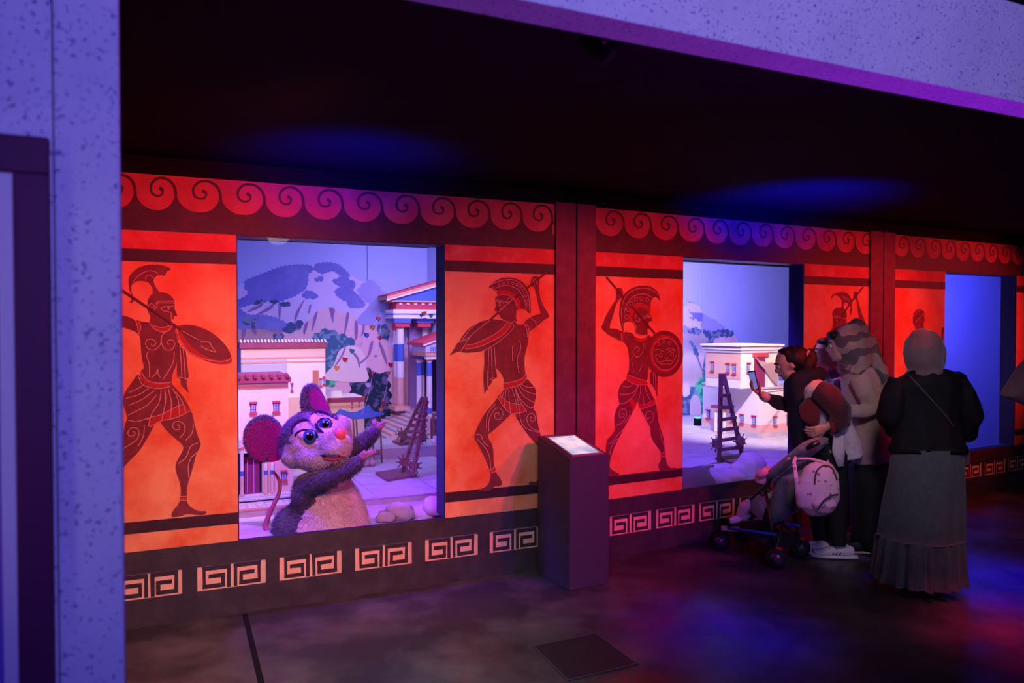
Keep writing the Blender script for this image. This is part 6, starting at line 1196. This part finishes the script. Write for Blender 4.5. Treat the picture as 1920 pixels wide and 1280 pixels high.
bm = bmesh.new(); tube(bm, [rN+off*.5+Vector((-.05, 0, .06)), fN+off*.5+Vector((.1, 0, .06))], [(.15, .05), (.14, .04)], 12, ref=off); blob('basket', bm, mat('dark_basket_mesh', (.02, .02, .03), .8), .012, 2, pc)
bm = bmesh.new(); tube(bm, [P(1353, 990, 5.50), P(1385, 992, 5.50)], [.018, .02], 10); tube(bm, [P(1353, 990, 5.50)+off, P(1385, 992, 5.50)+off], [.018, .02], 10); reparent(obj('footrest', bm, mat('white_footrest', (.55, .5, .56), .5), smooth=True), pc)
# toddler: legs, blanket, face hidden under the hood
td = thing('person', 'toddler under a pink blanket in the pushchair, one pale-shod foot showing', 'person', P(1425, 950, 5.35)+off*.5)
h = off*.5; bm = bmesh.new()
add_head(bm, P(1440, 905, 5.28)+h, (-.8, -.3, .2), .72)
tube(bm, [P(1446, 915, 5.28)+h, P(1448, 930, 5.28)+h, P(1446, 955, 5.28)+h], [.03, .08, .09], 12)
for k in (-.05, .05):
    o_ = off.normalized()*k; tube(bm, [P(1444, 952, 5.28)+h+o_, P(1408, 945, 5.36)+h+o_, P(1388, 962, 5.42)+h+o_, P(1382, 975, 5.44)+h+o_], [.045, .036, .03, .022], 10)
    tube(bm, [P(1446, 925, 5.28)+h+o_*1.6, P(1430, 935, 5.28)+h+o_*1.8, P(1420, 930, 5.26)+h+o_], [.026, .022, .016], 8); add_hand(bm, P(1420, 930, 5.26)+h+o_, (-1, 0, .3), (0, 0, -1), .5, 1, .5)
blob('body', bm, SKIN, .009, 2, td)
bm = bmesh.new(); tube(bm, [P(1446, 912, 5.27)+h, P(1448, 930, 5.27)+h, P(1446, 957, 5.27)+h], [.04, .095, .10], 12); blob('romper', bm, cloth_mat('pale_romper', (.4, .36, .42)), .01, 2, td)
bm = bmesh.new()
for k in (-.05, .05):
    o_ = off.normalized()*k; tube(bm, [P(1408, 943, 5.35)+h*.4+o_, P(1392, 952, 5.38)+h*.4+o_, P(1384, 968, 5.40)+h*.4+o_], [.04, .042, .028], 10)
blob('leggings', bm, cloth_mat('patterned_legging', (.45, .38, .38), (.62, .42, .40), 14), .009, 2, td)
for k in (-.05, .05):
    o_ = off.normalized()*k; bm = bmesh.new(); q = P(1384, 972, 5.40)+h*.4+o_; tube(bm, [q+Vector((.02, 0, .02)), q+Vector((-.02, 0, -.01)), q+Vector((-.07, 0, -.018))], [.026, .028, .02], 12); blob('shoe', bm, mat('tiny_white_shoe', (.6, .56, .58), .5), .007, 1, td)
bm = bmesh.new(); tube(bm, [P(1416, 904, 5.22)+h*.4, P(1422, 892, 5.2)+h*.4, P(1434, 884, 5.18)+h*.4], [(.05, .03), (.09, .04), (.08, .03)], 12, ref=off); me = remeshed(bm, .008, 2); folds(me, .02, 20, 1); me.materials.clear()
tag(link('blanket', me, cloth_mat('pink_blanket_cloth', (.70, .28, .38)), None, True), 'pink blanket bunched at the front of the pushchair hood', 'blanket')
# backpack hanging from the handle
bp_ = thing('backpack', 'pale pink printed backpack hanging from the pushchair handle', 'backpack', P(1532, 917, 4.86)); Zb = 4.86; Q = Qf(Zb)
PNK = mat('pink_backpack_cloth', (.62, .40, .46), .75, (.70, .47, .52), 10, (.4, .7), .2, 60)
nt = PNK.node_tree; b = nt.nodes['Principled BSDF']; src = b.inputs['Base Color'].links[0].from_socket; tc = nt.nodes.new('ShaderNodeTexCoord'); vo = nt.nodes.new('ShaderNodeTexVoronoi'); vo.inputs['Scale'].default_value = 26; r = nt.nodes.new('ShaderNodeValToRGB'); r.color_ramp.elements[0].position = .22; r.color_ramp.elements[0].color = (1, 1, 1, 1); r.color_ramp.elements[1].position = .27; r.color_ramp.elements[1].color = (0, 0, 0, 1)
mx = nt.nodes.new('ShaderNodeMix'); mx.data_type = 'RGBA'; mx.inputs[7].default_value = (.30, .13, .16, 1); nt.links.new(tc.outputs['Object'], vo.inputs[0]); nt.links.new(vo.outputs['Distance'], r.inputs[0]); nt.links.new(r.outputs[0], mx.inputs[0]); nt.links.new(src, mx.inputs[6]); nt.links.new(mx.outputs[2], b.inputs['Base Color'])
bm = bmesh.new(); pt(bm, Q, Zb, [(1543, 868, 0, (18, 16)), (1541, 882, 0, (24, 32)), (1536, 905, 0, (26, 38)), (1532, 930, 0, (26, 41)), (1530, 948, 0, (24, 36)), (1532, 964, 0, (16, 20))], 32); me = remeshed(bm, .009, 7); folds(me, .010, 16, 2); me.materials.clear(); bd = reparent(link('bag_body', me, PNK, None, True), bp_)
bm = bmesh.new(); pt(bm, Q, Zb, [(1545, 930, -.07, (10, 16)), (1545, 945, -.075, (14, 24)), (1542, 958, -.06, (10, 18))], 16); blob('front_pocket', bm, PNK, .008, 2, bp_)
zipm = mat('zip_brown_tape', (.06, .04, .035), .6)
strap('zip', [(1527, 908), (1530, 885), (1543, 873), (1560, 878), (1569, 900)], bd.data, zipm, bp_, .006); 
bm = bmesh.new(); pt(bm, Q, Zb, [(1532, 956, -.125, 1.8), (1545, 938, -.140, 1.8), (1558, 929, -.130, 1.8), (1571, 927, -.09, 1.8)]); reparent(obj('pocket_zip', bm, zipm), bp_)
bm = bmesh.new(); tube(bm, [Q(1496, 925, -.02), Q(1493, 895, -.04), Q(1489, 866, .0), Q(1492, 858, .06)], [(.006, .013)]*4, 8, ref=(0, 1, 0)); reparent(obj('shoulder_strap', bm, PNK), bp_)
bm = bmesh.new(); tube(bm, catmull([tuple(v) for v in (Q(1496, 860, 0), Q(1520, 860, 0), Q(1545, 866, 0), Q(1553, 868, 0), Q(1552, 862, 0))], 4, False), .008, 8); reparent(obj('grab_loop', bm, PNK, smooth=True), bp_)
# ================================================================== INFORMATION STAND
k_ = thing('information_stand', 'black wedge-topped information stand with a glowing screen, before the rose pilaster', 'information stand', fl(1075, 1095))
FL, FR, BLp = fl(1067.5, 1108), fl(1141.5, 1093.5), fl(1008, 1077); BR = FR+BLp-FL
topf = lambda p, px, py: Vector((p.x, p.y, toz(px, py, p)))
zf = (topf(FL, 1068, 860).z+topf(FR, 1142, 852).z)/2; zbk = topf(BLp, 1010, 817).z
KM = mat('black_kiosk_laminate', (.050, .040, .065), .5, spec=.4)
v8 = [FL, FR, BR, BLp]+[Vector((FL.x, FL.y, zf)), Vector((FR.x, FR.y, zf)), Vector((BR.x, BR.y, zbk)), Vector((BLp.x, BLp.y, zbk))]
bm = bmesh.new(); hexa(bm, v8); bmesh.ops.recalc_face_normals(bm, faces=bm.faces[:]); bmesh.ops.bevel(bm, geom=bm.edges[:], offset=.003, segments=2, affect='EDGES'); reparent(obj('cabinet', bm, KM), k_)
T = lambda a, b_: (v8[4]*(1-a)+v8[5]*a)*(1-b_)+(v8[7]*(1-a)+v8[6]*a)*b_
nn = (v8[5]-v8[4]).cross(v8[7]-v8[4]).normalized()
def quad(a0, a1, b0, b1, h0, h1):
    bm = bmesh.new(); c = [T(a0, b0), T(a1, b0), T(a1, b1), T(a0, b1)]; hexa(bm, [x+nn*h0 for x in c]+[x+nn*h1 for x in c]); bmesh.ops.recalc_face_normals(bm, faces=bm.faces[:]); return bm
a0, a1, b0, b1 = .16, .86, .10, .88
FRM = mat('brushed_screen_frame', (.35, .32, .36), .35, metal=.6)
for q in ((a0-.05, a1+.05, b1, b1+.05), (a0-.05, a0, b0, b1), (a1, a1+.05, b0, b1), (a0-.05, a1+.05, b0-.05, b0)): reparent(obj('screen_bezel', quad(*q, 0, .006), FRM), k_)
sm = mat('information_screen', (.16, .42, .55), .25, (.66, .76, .74), 3.5, (.42, .58), emit=.85); nt = sm.node_tree; b = nt.nodes['Principled BSDF']; nt.links.new(b.inputs['Base Color'].links[0].from_socket, b.inputs['Emission Color'])
reparent(obj('screen', quad(a0, a1, b0, b1, 0, .002), sm), k_)
# ================================================================== CEILING SPOTLIGHT
c0 = P(1135, 82, 2.45); cs = thing('ceiling_spotlight', 'black stage spotlight hanging behind the speckled beam', 'lamp', c0)
bm = bmesh.new(); d = Vector((.55, .25, -.55)).normalized(); tube(bm, [c0+Vector((-.12, 0, .14)), c0+Vector((-.02, .0, .05)), c0+Vector((.02, .01, .0)), c0+Vector((.035, .01, -.015))], [.06, .085, .075, .07], 20); reparent(obj('housing', bm, BLACK, smooth=True), cs)
bm = bmesh.new(); tube(bm, [c0+Vector((.0, -.09, .13)), c0+Vector((-.01, -.09, -.02)), c0+Vector((-.01, .09, -.02)), c0+Vector((.0, .09, .13)), c0+Vector((0, .0, CEIL-c0.z))], .010, 8); reparent(obj('yoke', bm, mat('glossy_black_metal', (.02, .02, .03), .2, spec=.8)), cs)
bm = bmesh.new(); tube(bm, [c0+Vector((0, 0, .12)), c0+Vector((0, 0, CEIL-c0.z))], .014, 8); reparent(obj('stem', bm, BLACK), cs)
bm = bmesh.new(); tube(bm, [c0+Vector((-.01, -.095, -.02)), c0+Vector((.03, -.08, -.01)), c0+Vector((.05, -.04, .02)), c0+Vector((.09, -.02, .06))], .006, 8); reparent(obj('shutter_arm', bm, MATS['glossy_black_metal'], smooth=True), cs)
